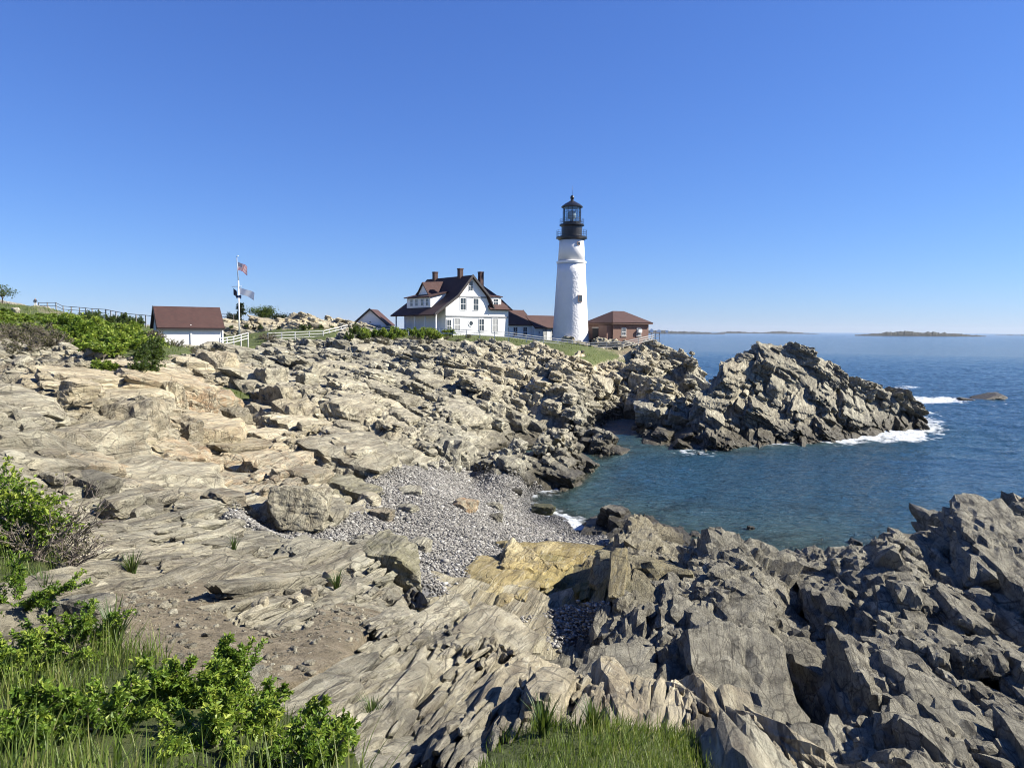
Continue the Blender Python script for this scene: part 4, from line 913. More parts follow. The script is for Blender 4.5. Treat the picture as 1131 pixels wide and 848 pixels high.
def tower_stone():
    n = NT('whitewashed_stone'); tc = n.new('TexCoord'); P = tc.outputs['Object']; s = n.new('SeparateXYZ'); n.ln(P, s.inputs[0])
    v = n.vor(P, 3.4, 'SMOOTH_F1'); nz = n.noise(P, 5, 5, 0.65)
    rub = n.ramp(n.math('MULTIPLY', s.outputs[2], 0.05), [(0.60, 1.0), (0.66, 0.15)])
    b = n.new('Bump'); b.inputs['Distance'].default_value = 0.08; n.ln(n.math('MULTIPLY', rub, 0.85), b.inputs['Strength']); n.ln(n.math('ADD', n.math('MULTIPLY', v, -0.8), n.math('MULTIPLY', nz, 0.5)), b.inputs['Height'])
    st = n.noise(P, 0.5, 5, 0.6)
    return n.done(n.mix(n.ramp(st, [(0.45, 0.0), (0.75, 0.5)]), (0.70, 0.70, 0.69), (0.58, 0.58, 0.56)), 0.65, b.outputs[0])
M_TOWER = tower_stone()

def window(parent, x, z, w, h, y=-0.0, glass=None, mull=1, face='front', frame=None, name='window', rails=True):
    """a sash window let into the local front wall (outward = -y) or the left wall (outward = -x)"""
    t = 0.06; W = MB(); w2 = w / 2
    def bx(mb, a0, a1, o0, o1, z0, z1):
        (mb.box(a0, a1, y - o1, y - o0, z0, z1) if face == 'front' else mb.box(y - o1, y - o0, a0, a1, z0, z1))
    for a0, a1, z0, z1 in ((x - w2 - t, x - w2 + 0.02, z - t, z + h + t), (x + w2 - 0.02, x + w2 + t, z - t, z + h + t), (x - w2 + 0.02, x + w2 - 0.02, z + h - 0.02, z + h + t), (x - w2 + 0.02, x + w2 - 0.02, z - t, z + 0.02)):
        bx(W, a0, a1, 0.003, 0.07, z0, z1)
    if rails: bx(W, x - w2 + 0.02, x + w2 - 0.02, 0.004, 0.06, z + h * 0.5 - 0.03, z + h * 0.5 + 0.03)
    for k in range(mull): xm = x - w2 + w * (k + 1) / (mull + 1); bx(W, xm - 0.02, xm + 0.02, 0.0045, 0.05, z + 0.02, z + h - 0.02)
    f = W.build(name, frame or M_WHITE, parent)
    G = MB(); bx(G, x - w2 + 0.015, x + w2 - 0.015, 0.0025, 0.03, z + 0.015, z + h - 0.015); G.build('pane', glass or M_GLASS, f)
    return f

# ------------------------------------------------------------------ lighthouse
def lighthouse():
    b = at_y(630, 377, 122); root = empty('lighthouse', b, label='tall white lighthouse tower with a black lantern on the headland', cat='lighthouse')
    MB().lathe([(3.20, -2.0), (3.12, 0.0), (2.98, 1.5), (2.80, 4.5), (2.60, 8.0), (2.42, 11.2), (2.34, 12.9)], 64).build('tower', M_TOWER, root, True)
    MB().lathe([(2.34, 12.9), (2.47, 12.95), (2.49, 13.25), (2.30, 13.35)], 64).build('string_course', M_WHITE, root)
    MB().lathe([(2.22, 13.3), (2.13, 15.3), (2.02, 16.85)], 64).build('upper_tower', M_TOWER, root, True)
    MB().lathe([(2.0, 16.7), (2.35, 16.95), (2.58, 17.05), (2.58, 17.30), (1.8, 17.31)], 48).build('gallery', M_BLACK, root)
    def rail(r, z, h, name, n):
        m = MB()
        for k in range(n):
            t = 2 * math.pi * k / n; m.tube((r * math.cos(t), r * math.sin(t), z), (r * math.cos(t), r * math.sin(t), z + h), 0.022, 5)
        for hz in (0.35, 0.68, 1.0):
            for k in range(36):
                t0 = 2 * math.pi * k / 36; t1 = 2 * math.pi * (k + 1) / 36
                m.tube((r * math.cos(t0), r * math.sin(t0), z + h * hz), (r * math.cos(t1), r * math.sin(t1), z + h * hz), 0.02, 5)
        m.build(name, M_BLACK, root)
    rail(2.5, 17.3, 1.05, 'railing', 16)
    MB().lathe([(1.82, 17.3), (1.80, 17.5), (1.72, 17.6), (1.72, 18.9), (1.80, 19.05), (2.05, 19.15), (2.05, 19.35), (1.5, 19.36)], 40).build('watch_room', M_BLACK, root)
    rail(1.98, 19.35, 0.85, 'lantern_railing', 12)
    MB().lathe([(1.50, 19.35), (1.50, 19.75)], 16).build('lantern_base', M_BLACK, root)
    m = MB()
    for k in range(12):
        t = 2 * math.pi * k / 12; m.tube((1.48 * math.cos(t), 1.48 * math.sin(t), 19.75), (1.48 * math.cos(t), 1.48 * math.sin(t), 22.15), 0.05, 5)
    for z in (20.55, 21.35):
        for k in range(12):
            t0 = 2 * math.pi * k / 12; t1 = 2 * math.pi * (k + 1) / 12
            m.tube((1.48 * math.cos(t0), 1.48 * math.sin(t0), z), (1.48 * math.cos(t1), 1.48 * math.sin(t1), z), 0.028, 5)
    m.build('glazing_bars', M_BLACK, root)
    ng = NT('lantern_glass'); tr = ng.new('BsdfTransparent'); gl = ng.new('BsdfGlossy'); gl.inputs['Roughness'].default_value = 0.02; mx = ng.new('MixShader'); mx.inputs[0].default_value = 0.12
    tr.inputs['Color'].default_value = (0.70, 0.76, 0.79, 1); ng.ln(tr.outputs[0], mx.inputs[1]); ng.ln(gl.outputs[0], mx.inputs[2]); ng.ln(mx.outputs[0], ng.out.inputs[0])
    MB().lathe([(1.44, 19.75), (1.44, 22.15)], 12, cap=False).build('lantern_glass', ng.m, root)
    MB().lathe([(0.30, 19.4), (0.30, 20.2), (0.62, 20.4), (0.70, 20.9), (0.62, 21.4), (0.25, 21.6)], 20).build('lens', simple('lens', (0.42, 0.46, 0.46), 0.15), root, True)
    MB().lathe([(1.50, 22.1), (1.78, 22.15), (1.80, 22.28), (1.25, 22.7), (0.55, 23.1), (0.22, 23.3), (0.20, 23.4)], 24).build('lantern_roof', M_BLACK, root)
    MB().lathe([(0.10, 23.2), (0.26, 23.45), (0.33, 23.75), (0.26, 24.02), (0.08, 24.15)], 16).tube((0, 0, 24.0), (0, 0, 25.7), 0.035, 5, 0.015).build('finial', M_BLACK, root, True)
    # windows in the shaft
    for ang, z, r, w, h in ((-61, 6.6, 2.70, 0.55, 0.95), (-61, 15.9, 2.08, 0.4, 0.35)):
        a = math.radians(ang); e = empty('window', (r * math.cos(a), r * math.sin(a), z), a + math.pi / 2); e.parent = root
        MB().box(-w / 2 - 0.1, w / 2 + 0.1, -0.13, 0.3, -0.1, h + 0.1).build('frame', simple('stone_surround', (0.30, 0.20, 0.16), 0.8), e)
        MB().box(-w / 2, w / 2, -0.15, 0.2, 0, h).build('pane', M_GLASS, e)
    return root
lighthouse()

# ------------------------------------------------------------------ keeper's house
def keeper_house():
    RZ = math.radians(38); b = at_y(520, 371, 115); root = empty('keepers_house', b, RZ, label="large white keeper's house with a steep dark red roof and three chimneys", cat='house')
    D = 13.2; y1 = D
    # main gable body
    fr = [(-4.7, -2), (7.5, -2), (7.5, 4.1), (4.05, 4.3), (3.1, 6.35), (0, 9.35), (-2.8, 5.9), (-4.7, 4.55)]
    MB().extrude([(x, 0, z) for x, z in fr[:2]] + [(7.5, 0, 4.1), (4.0, 0, 4.1), (3.0, 0, 6.3), (0, 0, 9.35), (-2.8, 0, 6.0), (-4.7, 0, 4.5)], (0, D - 0.3, 0)).build('wall', M_SIDE, root)
    # porch under the long left slope
    P = MB(); P.box(-6.3, -4.7, 1.0, D - 0.6, -2, 0.15)
    for y in (0.25, 3.4, 6.6, 9.8, D - 0.5): P.box(-6.35, -6.17, y, y + 0.18, 0.15, 3.35)
    P.box(-6.36, -6.16, 0.2, D - 0.3, 3.1, 3.4); P.build('porch', M_WHITE, root)
    R = MB(); t = 0.22; o = 0.55
    def both(pts, yy0, yy1):
        for (xa, za), (xb, zb) in zip(pts[:-1], pts[1:]): R.slab([(xa, yy0, za), (xa, yy1, za), (xb, yy1, zb), (xb, yy0, zb)][::-1] if xb < xa else [(xa, yy0, za), (xb, yy0, zb), (xb, yy1, zb), (xa, yy1, za)], t)
    both([(0, 9.4), (-2.85, 6.1), (-7.0, 3.25)], -o, D + 0.3)
    both([(0, 9.4), (3.15, 6.35), (4.15, 4.35)], -o, D + 0.3)
    roof = R.build('roof', M_ROOF, root)
    # dark barge boards on the gable
    B = MB()
    for (xa, za), (xb, zb) in (((0, 9.6), (-2.9, 6.25)), ((-2.9, 6.25), (-7.05, 3.4)), ((0, 9.6), (3.25, 6.5)), ((3.25, 6.5), (4.3, 4.4))):
        B.extrude([(xa, -o - 0.06, za - 0.36), (xb, -o - 0.06, zb - 0.36), (xb, -o - 0.06, zb + 0.08), (xa, -o - 0.06, za + 0.08)], (0, 0.055, 0))
    B.build('barge_board', M_DARK, root)
    # cross wing at the right: hipped roof with a dormer
    W = MB(); ez = 4.15; xr = 7.9; yb = 8.6
    ridge0, ridge1 = (1.0, 4.1, 8.5), (4.6, 4.1, 8.5)
    W.slab([(3.4, -0.5, ez), (xr, -0.5, ez), (6.6, 1.55, 6.3), (3.2, 1.55, 6.3)], 0.2)
    W.slab([(2.6, 1.5, 6.25), (6.65, 1.5, 6.25), ridge1, ridge0], 0.2)
    W.slab([(xr, -0.5, ez), (xr, yb, ez), (6.6, 6.7, 6.3), (6.6, 1.55, 6.3)], 0.2)
    W.slab([(6.65, 1.5, 6.25), (6.65, 6.7, 6.25), ridge1], 0.2)
    W.slab([(xr, yb, ez), (3.4, yb, ez), ridge0, ridge1], 0.2)
    W.build('hipped_roof', M_ROOF, root)
    MB().extrude([(4.05, 0.2, 4.0), (7.4, 0.2, 4.0), (6.4, 1.7, 6.2), (4.0, 1.7, 6.2)], (0, 4, 0)).build('wing_wall', M_SIDE, root)
    d = MB().box(3.7, 6.1, 0.15, 2.2, 4.6, 6.25).build('dormer', M_SIDE, root)
    MB().slab([(3.5, -0.05, 6.25), (6.3, -0.05, 6.25), (6.3, 2.4, 6.7), (3.5, 2.4, 6.7)], 0.14).build('dormer_roof', M_ROOF, d)
    window(d, 5.0, 4.95, 0.9, 1.05, 0.15)
    # string bands
    S = MB()
    for z, xa, xb in ((2.95, -4.72, 7.52), (6.05, -2.6, 3.0)): S.box(xa, xb, -0.10, -0.004, z, z + 0.2)
    S.build('band', simple('band_grey', (0.22, 0.23, 0.24), 0.6), root)
    for x, z, w, h in ((-0.05, 7.1, 0.75, 1.5), (-1.5, 4.05, 1.0, 1.85), (0.95, 4.05, 1.0, 1.85), (-2.65, 0.75, 1.05, 1.95), (2.05, 0.75, 0.95, 1.95), (4.75, 0.6, 1.15, 2.2), (-4.1, 0.5, 0.8, 2.0)):
        window(root, x, z, w, h, 0.0, glass=M_CURT if w >= 1.0 and z < 3 else None)
    # panel between the paired windows, and the round window
    MB().box(-0.8, 0.3, -0.06, -0.003, 4.05, 5.9).build('panel', M_WHITE, root)
    e = empty('round_window', (0.0, -0.02, 2.0)); e.parent = root; e.rotation_euler = (math.pi / 2, 0, 0)
    MB().lathe([(0.52, -0.01), (0.52, 0.06), (0.36, 0.06), (0.36, 0.0)], 24, cap=False).build('frame', M_WHITE, e)
    MB().lathe([(0.38, -0.01), (0.38, 0.02)], 24).build('pane', M_GLASS, e)
    # dormers in the left roof slope
    SD = MB(); SD.extrude([(-5.35, 3.4, 4.45), (-5.35, 3.4, 6.0), (-2.4, 3.4, 6.75), (-2.4, 3.4, 5.0)], (0, 7.4, 0)); sd = SD.build('shed_dormer', M_SIDE, root)
    MB().slab([(-5.75, 3.1, 6.0), (-5.75, 11.1, 6.0), (-2.0, 11.1, 6.95), (-2.0, 3.1, 6.95)][::-1], 0.16).build('dormer_roof', M_ROOF, sd)
    for k, yy in enumerate((4.3, 5.9, 7.6, 9.2)): window(sd, yy, 4.75, 0.75, 1.1, -5.35, face='left')
    CG = MB(); CG.slab([(-4.6, 5.3, 6.6), (-4.6, 7.2, 8.6), (0.0, 7.2, 8.9), (-1.0, 5.3, 6.9)], 0.15); CG.slab([(-4.6, 9.1, 6.6), (-1.0, 9.1, 6.9), (0, 7.2, 8.9), (-4.6, 7.2, 8.6)], 0.15); CG.build('cross_gable', M_ROOF, root)
    MB().extrude([(-4.3, 5.5, 6.6), (-4.3, 8.9, 6.6), (-4.3, 7.2, 8.4)], (3.4, 0, 0)).build('gable_wall', M_SIDE, root)
    for cx, cy, z0, z1 in ((0.0, 10.6, 7.5, 10.5), (0.0, 3.0, 8.8, 10.6), (4.2, 3.2, 7.4, 10.3)):
        c = MB().box(cx - 0.33, cx + 0.33, cy - 0.36, cy + 0.36, z0, z1).build('chimney', M_CHIM, root)
        MB().box(cx - 0.38, cx + 0.38, cy - 0.41, cy + 0.41, z1, z1 + 0.18).build('chimney_cap', M_CHIM, c)
    # the low link to the tower
    def wing(name, x0, x1, yf, yb, ze, zr, wins, z0=-3):
        e = empty(name, (0, 0, 0)); e.parent = root; ym = (yf + yb) / 2
        MB().extrude([(x0, yf, z0), (x0, yb, z0), (x0, yb, ze), (x0, ym, zr), (x0, yf, ze)], (x1 - x0, 0, 0)).build('wall', M_SIDE, e)
        r = MB(); r.slab([(x0 - 0.1, yf - 0.4, ze - 0.25), (x1 + 0.4, yf - 0.4, ze - 0.25), (x1 + 0.4, ym, zr + 0.05), (x0 - 0.1, ym, zr + 0.05)], 0.18); r.slab([(x1 + 0.4, yb + 0.4, ze - 0.25), (x0 - 0.1, yb + 0.4, ze - 0.25), (x0 - 0.1, ym, zr + 0.05), (x1 + 0.4, ym, zr + 0.05)], 0.18); r.build('roof', M_ROOF, e)
        bb = MB()
        bb.extrude([(x1 + 0.41, yf - 0.45, ze - 0.3), (x1 + 0.41, ym, zr - 0.05), (x1 + 0.41, ym, zr + 0.28), (x1 + 0.41, yf - 0.45, ze + 0.03)], (0.08, 0, 0)); bb.build('barge_board', M_DARK, e)
        for w in wins: window(e, *w[:4], yf, glass=w[4] if len(w) > 4 else None)
    wing('link', 7.5, 13.3, 1.2, 6.6, 1.95, 4.25, [(8.1, -0.05, 0.8, 1.5), (9.9, -0.05, 0.85, 1.5), (12.0, -0.05, 0.85, 1.5)])
    wing('link', 13.3, 19.6, 0.3, 5.3, 1.5, 3.35, [(15.6, -1.2, 1.0, 2.3, M_CURT), (17.6, -0.5, 0.9, 1.5), (14.4, 0.35, 0.35, 0.4)])
    return root
keeper_house()

# ------------------------------------------------------------------ brick building, boat shed and little gabled shed
def brick_house():
    RZ = math.radians(30); b = at_y(677, 378, 119); root = empty('brick_building', b, RZ, label='low square red brick building with a hipped roof right of the lighthouse', cat='building')
    W, D, H = 7.5, 7.0, 3.15
    MB().box(0, W, 0, D, -2, H).build('wall', M_BRICK, root)
    o = 0.5; A, B_, C_, E_ = (-o, -o, H), (W + o, -o, H), (W + o, D + o, H), (-o, D + o, H); r0, r1 = (2.6, D / 2, H + 1.95), (W - 2.6, D / 2, H + 1.95)
    R = MB(); [R.slab(q, 0.14) for q in ((A, B_, r1, r0), (B_, C_, r1), (C_, E_, r0, r1), (E_, A, r0))]; R.build('roof', M_ROOF, root)
    MB().box(-o, W + o, -o, D + o, H - 0.16, H - 0.01).build('eaves', simple('eaves_brown', (0.12, 0.06, 0.045), 0.7), root)
    for x in (2.2, 5.4):
        window(root, x, 1.15, 0.8, 1.15, 0.0); MB().box(x - 0.6, x + 0.6, -0.12, -0.003, 0.92, 1.06).build('sill', simple('sill_stone', (0.42, 0.38, 0.33), 0.8), root)
    MB().box(5.0, 5.75, -0.45, -0.08, 1.6, 2.15).build('air_conditioner', M_WHITE, root)
    MB().box(1.0, 1.25, -0.2, -0.005, 0, 0.2).build('vent', M_DARK, root)
    # recessed entrance in the shaded side
    dr = MB().box(-0.06, -0.003, 4.0, 5.6, -0.3, 2.3).build('door', M_BLACK, root); MB().box(-0.12, -0.065, 3.85, 5.75, 2.3, 2.5).build('door_frame', simple('lintel_stone', (0.4, 0.36, 0.32), 0.8), dr)
    MB().box(-1.0, -0.004, 0.4, 2.6, -1.5, 2.75).build('porch', M_BRICK, root)
    return root
brick_house()
def boat_shed():
    RZ = math.radians(34); b = at_y(176.5, 383, 86); root = empty('boat_shed', b, RZ, label='white boarded shed with a brown red pitched roof below the green hill', cat='shed')
    L, D, H, HR = 7.15, 4.6, 2.45, 4.75
    MB().extrude([(0, 0, -1.5), (0, D, -1.5), (0, D, H), (0, D / 2, HR - 0.1), (0, 0, H)], (L, 0, 0)).build('wall', M_SIDE, root)
    R = MB(); o = 0.3; R.slab([(-o, -o, H - 0.3), (L + o * .6, -o, H - 0.3), (L + o * .6, D / 2, HR), (-o, D / 2, HR)], 0.16); R.slab([(L + o * .6, D + o, H - 0.3), (-o, D + o, H - 0.3), (-o, D / 2, HR), (L + o * .6, D / 2, HR)], 0.16); R.build('roof', M_ROOF, root)
    B = MB()
    for ya, za, yb, zb in ((-o, H - 0.35, D / 2, HR - 0.05), (D + o, H - 0.35, D / 2, HR - 0.05)): B.extrude([(-o - 0.07, ya, za - 0.08), (-o - 0.07, yb, zb - 0.08), (-o - 0.07, yb, zb + 0.2), (-o - 0.07, ya, za + 0.2)], (0.06, 0, 0))
    B.box(-o, L + o * .6, -o - 0.05, -o + 0.01, H - 0.46, H - 0.28); B.build('barge_board', M_DARK, root)
    MB().box(3.4, 3.53, -0.10, -0.004, 0.2, H + 0.2).build('downpipe', M_WHITE, root)
    [MB().box(xa, xa + 0.17, -0.08, 0.0, -1, H - 0.1).build('corner_board', M_WHITE, root) for xa in (-0.05, L - 0.12)]
    MB().box(0, L, -0.5, -0.01, -1.2, -0.05).build('footing', simple('concrete', (0.34, 0.31, 0.27), 0.9), root)
    return root
boat_shed()
def gable_shed():
    RZ = math.radians(-4); b = at_y(409, 366, 124); root = empty('small_shed', b, RZ, label="small white gabled shed left of the keeper's house behind shrubs", cat='shed')
    MB().extrude([(-2.75, 0, -1), (2.75, 0, -1), (2.75, 0, 1.35), (0, 0, 3.7), (-2.75, 0, 1.35)], (0, 5, 0)).build('wall', M_SIDE, root)
    R = MB(); R.slab([(0, -0.35, 3.8), (3.1, -0.35, 1.1), (3.1, 5.3, 1.1), (0, 5.3, 3.8)][::-1], 0.15); R.slab([(0, -0.35, 3.8), (0, 5.3, 3.8), (-3.1, 5.3, 1.1), (-3.1, -0.35, 1.1)][::-1], 0.15); R.build('roof', M_ROOF, root)
    B = MB()
    for sx in (-1, 1): B.extrude([(0, -0.42, 3.62), (sx * 3.15, -0.42, 0.95), (sx * 3.15, -0.42, 1.2), (0, -0.42, 3.95)], (0, 0.06, 0))
    B.build('barge_board', M_DARK, root); MB().box(-0.12, 0.12, -0.06, -0.004, 1.5, 1.65).build('lamp', M_DARK, root)
    MB().box(-1.8, 1.8, -0.05, -0.004, -0.9, 1.1).build('door', simple('grey_door', (0.3, 0.32, 0.33), 0.6), root)
gable_shed()
# ------------------------------------------------------------------ flagpole and flags
FP = at_y(264.5, 369, 108)
def flagpole():
    root = empty('flagpole', FP, label='tall white flagpole with a thin upper mast on the lawn', cat='flagpole')
    MB().tube((0, 0, -0.5), (0, 0, 7.9), 0.13, 10, 0.10).build('pole', M_WHITE, root, True)
    MB().tube((0, 0.02, 7.6), (-0.18, 0.02, 11.4), 0.075, 8, 0.045).build('mast', simple('grey_mast', (0.36, 0.37, 0.38), 0.5), root, True)
    MB().tube((-1.0, 0, 7.0), (0.5, 0, 7.05), 0.045, 6).build('crossarm', M_WHITE, root)
    MB().lathe([(0.01, 11.38), (0.09, 11.45), (0.09, 11.52), (0.01, 11.6)], 10).build('ball', M_WHITE, root)
flagpole()
def flag_mesh(w, h, droop, seed, fold=0.10):
    n, m = 44, 26; g = np.random.default_rng(seed); u = np.linspace(0, 1, n); v = np.linspace(0, 1, m); U, Vv = np.meshgrid(u, v)
    x = U * w * (0.93 - 0.05 * Vv); y = fold * U * np.sin(U * 8 + 1.6 * Vv + g.uniform(0, 6)) ; z = -Vv * h - droop * U ** 1.4 - 0.10 * U * np.sin(U * 6 + Vv * 2)
    i = np.arange(m - 1)[:, None] * n + np.arange(n - 1)[None]
    return np_mesh('flag', np.stack([x, y, z], -1).reshape(-1, 3), np.stack([i, i + 1, i + n + 1, i + n], -1).reshape(-1, 4), smooth=True, attrs={'fu': U.ravel(), 'fv': Vv.ravel()})
def cloth(name, col, extra=None):
    n = NT(name); c = col if extra is None else extra(n)
    tl = n.new('BsdfTranslucent'); n.put(tl.inputs['Color'], c if isinstance(c, bpy.types.NodeSocket) else (*c, 1)); mx = n.new('MixShader'); mx.inputs[0].default_value = 0.5
    n.done(c, 0.8); n.ln(n.b.outputs[0], mx.inputs[1]); n.ln(tl.outputs[0], mx.inputs[2]); n.ln(mx.outputs[0], n.out.inputs[0]); return n.m
def us(n):
    u = n.attr('fu'); v = n.attr('fv')
    st = n.math('GREATER_THAN', n.math('FRACT', n.math('MULTIPLY', v, 6.5)), 0.5)
    c = n.mix(st, (0.45, 0.02, 0.035), (0.75, 0.75, 0.74))
    can = n.math('MULTIPLY', n.math('LESS_THAN', u, 0.40), n.math('LESS_THAN', v, 7 / 13))
    row = n.math('FLOOR', n.math('MULTIPLY', v, 9 / (7 / 13))); odd = n.math('MULTIPLY', n.math('MODULO', row, 2), 0.5)
    a = n.math('SUBTRACT', n.math('FRACT', n.math('ADD', n.math('MULTIPLY', u, 5.5 / 0.40), odd)), 0.5); b = n.math('SUBTRACT', n.math('FRACT', n.math('MULTIPLY', v, 9 / (7 / 13))), 0.5)
    star = n.math('LESS_THAN', n.math('ADD', n.math('MULTIPLY', a, a), n.math('MULTIPLY', b, b)), 0.09)
    return n.mix(can, c, n.mix(star, (0.025, 0.035, 0.12), (0.72, 0.72, 0.72)))
def flag(dx, z, w, h, droop, rz, seed, mat, label):
    me = flag_mesh(w, h, droop, seed); o = link('flag', me, mat); o.location = (FP.x + dx, FP.y - 0.03, FP.z + z); o.rotation_euler = (0, 0, rz); tag(o, label, 'flag')
flag(0.0, 10.6, 1.75, 1.15, 0.75, -0.25, 1, cloth('us_flag', None, us), 'red white and blue striped flag with a starred canton at the top of the flagpole')
flag(0.16, 6.85, 2.3, 1.0, 0.75, 0.12, 2, cloth('white_flag', (0.80, 0.80, 0.80)), 'plain white flag streaming right from the flagpole')
flag(-0.75, 6.75, 0.55, 0.95, 0.55, 0.3, 3, cloth('navy_flag', (0.012, 0.016, 0.035)), 'small dark navy flag hanging left of the flagpole')
flag(-0.3, 5.75, 0.9, 0.4, 0.1, -0.4, 4, cloth('dark_blue_flag', (0.03, 0.045, 0.10)), 'drooping dark blue flag low on the flagpole, under the white flag')

# ------------------------------------------------------------------ fences
M_FENCE = simple('fence_paint', (0.60, 0.60, 0.57), 0.7, (0.46, 0.45, 0.42))
def fence(pts, h, rails, mat, label, post=0.06, rail=0.05, cat='fence', step=2.4, name='rail_fence', ground=True, flat=True):
    """pts: (px, py, distance) of the post feet"""
    P = [at_y(*p) for p in pts]; root = empty(name, P[0], label=label, cat=cat)
    Q = []
    for a, b in zip(P[:-1], P[1:]):
        k = max(1, round((b - a).length / step)); Q += [a.lerp(b, i / k) for i in range(k)]
    Q.append(P[-1]); o = P[0]; Q = [q - o for q in Q]
    for q in Q: MB().box(q.x - post, q.x + post, q.y - post, q.y + post, q.z - 0.8, q.z + h + 0.06).build('post', mat, root)
    for f in rails:
        m = MB()
        for a, b in zip(Q[:-1], Q[1:]):
            d = (b - a); nrm = Vector((-d.y, d.x, 0)).normalized() * rail * 0.45; up = Vector((0, 0, rail)); a2 = a + Vector((0, 0, h * f)) - nrm * 2.6; b2 = b + Vector((0, 0, h * f)) - nrm * 2.6
            m.extrude([a2 - nrm - up, a2 + nrm - up, a2 + nrm + up, a2 - nrm + up], b2 - a2)
        m.build('rail', mat, root)
    return root
fence([(243, 383.5, 86), (258, 381, 90), (274, 376.5, 94)], 1.05, (0.35, 0.68, 1.0), M_FENCE, 'white three rail fence climbing from the shed to the grey bush', rail=0.045)
fence([(296, 377.5, 97), (326, 376, 99), (357, 374.5, 101), (383, 367.5, 110), (395, 365, 116)], 1.15, (0.35, 0.68, 1.0), M_FENCE, 'white three rail fence across the lawn below the rocky knoll', rail=0.045)
fence([(386, 370, 112), (432, 371, 110), (470, 371, 109), (500, 371.5, 108)], 1.1, (0.4, 0.95), M_FENCE, "white rail fence half hidden by shrubs left of the keeper's house", rail=0.06)
fence([(500, 371.5, 108), (530, 373, 108), (562, 375, 109), (600, 380, 110.5), (632, 383.5, 112), (652, 386, 113)], 1.05, (0.35, 0.68, 1.0), M_FENCE, "white rail fence running downhill before the keeper's house and tower", rail=0.045)
fence([(652, 386, 113), (688, 385, 114), (705, 381, 115), (722, 377, 117)], 1.05, (0.35, 0.68, 1.0), simple('greyed_white', (0.46, 0.45, 0.42), 0.7), 'greyed rail fence before the brick building at the headland end', rail=0.06)
fence([(150, 382, 82), (163, 381.5, 83), (177, 381, 84)], 1.1, (0.3, 0.65, 1.0), M_GREYT, 'weathered grey rail fence left of the white shed', rail=0.06)
fence([(43, 341, 128), (62, 341, 126), (70, 345, 124), (88, 346.5, 122), (102, 348, 120), (117, 349, 118)], 1.05, (0.5, 1.0), M_GREYT, 'thin grey fence along the path on the hilltop', rail=0.045, post=0.06)
fence([(117, 349, 118), (140, 354, 112), (172, 357, 108)], 1.05, (1.0,), M_GREYT, 'single rail fence sloping down the skyline to the shed roof', rail=0.045, post=0.06)
fence([(240, 353, 132), (258, 353.5, 132)], 1.0, (0.55, 1.0), M_GREYT, 'short dark fence on the knoll behind the white shed', rail=0.05)
fence([(719, 384, 120), (728, 383, 121)], 2.4, (0.25, 0.5, 0.75, 1.0), simple('rusty_rail', (0.16, 0.13, 0.11), 0.7), 'small dark railing at the tip of the headland', rail=0.03, post=0.04, step=0.8, name='railing', cat='railing')

# ------------------------------------------------------------------ the walker on the path
def walker():
    b = at_y(39.3, 340.2, 129)
    me = bpy.data.meshes.new('person'); J = {'pel': (0, 0, .95), 'che': (0, 0, 1.28), 'nek': (0, 0, 1.48), 'hed': (0, -.02, 1.62), 'top': (0, -.02, 1.74), 'kl': (-.11, -.08, .5), 'fl': (-.12, .02, .06), 'kr': (.11, .02, .5), 'fr': (.12, -.1, .06), 'hl': (-.1, 0, .9), 'hr': (.1, 0, .9), 'sl': (-.2, 0, 1.42), 'sr': (.2, 0, 1.42), 'el': (-.27, .03, 1.15), 'er': (.27, .03, 1.15), 'wl': (-.22, -.12, .95), 'wr': (.22, -.12, .95), 'tl': (-.12, -.1, .03), 'tr': (.12, -.22, .03)}
    E_ = [('pel', 'che'), ('che', 'nek'), ('nek', 'hed'), ('hed', 'top'), ('pel', 'hl'), ('hl', 'kl'), ('kl', 'fl'), ('pel', 'hr'), ('hr', 'kr'), ('kr', 'fr'), ('che', 'sl'), ('che', 'sr'), ('sl', 'el'), ('el', 'wl'), ('sr', 'er'), ('er', 'wr'), ('fl', 'tl'), ('fr', 'tr')]
    rad = {'pel': .15, 'che': .17, 'nek': .06, 'hed': .1, 'top': .07, 'kl': .075, 'kr': .075, 'fl': .05, 'fr': .05, 'hl': .1, 'hr': .1, 'sl': .07, 'sr': .07, 'el': .05, 'er': .05, 'wl': .04, 'wr': .04, 'tl': .04, 'tr': .04}
    ks = list(J); me.from_pydata([J[k] for k in ks], [(ks.index(a), ks.index(c)) for a, c in E_], [])
    n = NT('walker_clothes'); tc = n.new('TexCoord'); s = n.new('SeparateXYZ'); n.ln(tc.outputs['Object'], s.inputs[0])
    m = n.done(n.ramp(n.math('MULTIPLY', s.outputs[2], 0.5), [(0.0, (0.05, 0.04, 0.035)), (0.05, (0.55, 0.54, 0.50)), (0.46, (0.02, 0.022, 0.03)), (0.74, (0.42, 0.26, 0.19)), (0.82, (0.06, 0.04, 0.03))], 'CONSTANT'), 0.8)
    o = link('person', me, m); o.location = b; o.rotation_euler = (0, 0, 0.5)
    mod = o.modifiers.new('skin', 'SKIN'); sub = o.modifiers.new('sub', 'SUBSURF'); sub.levels = 1; sub.render_levels = 1
    for i, k in enumerate(ks): d = me.skin_vertices[0].data[i]; d.radius = (rad[k], rad[k]); d.use_root = (k == 'pel')
    tag(o, 'person in a dark top and pale trousers on the hilltop path', 'person')
walker()
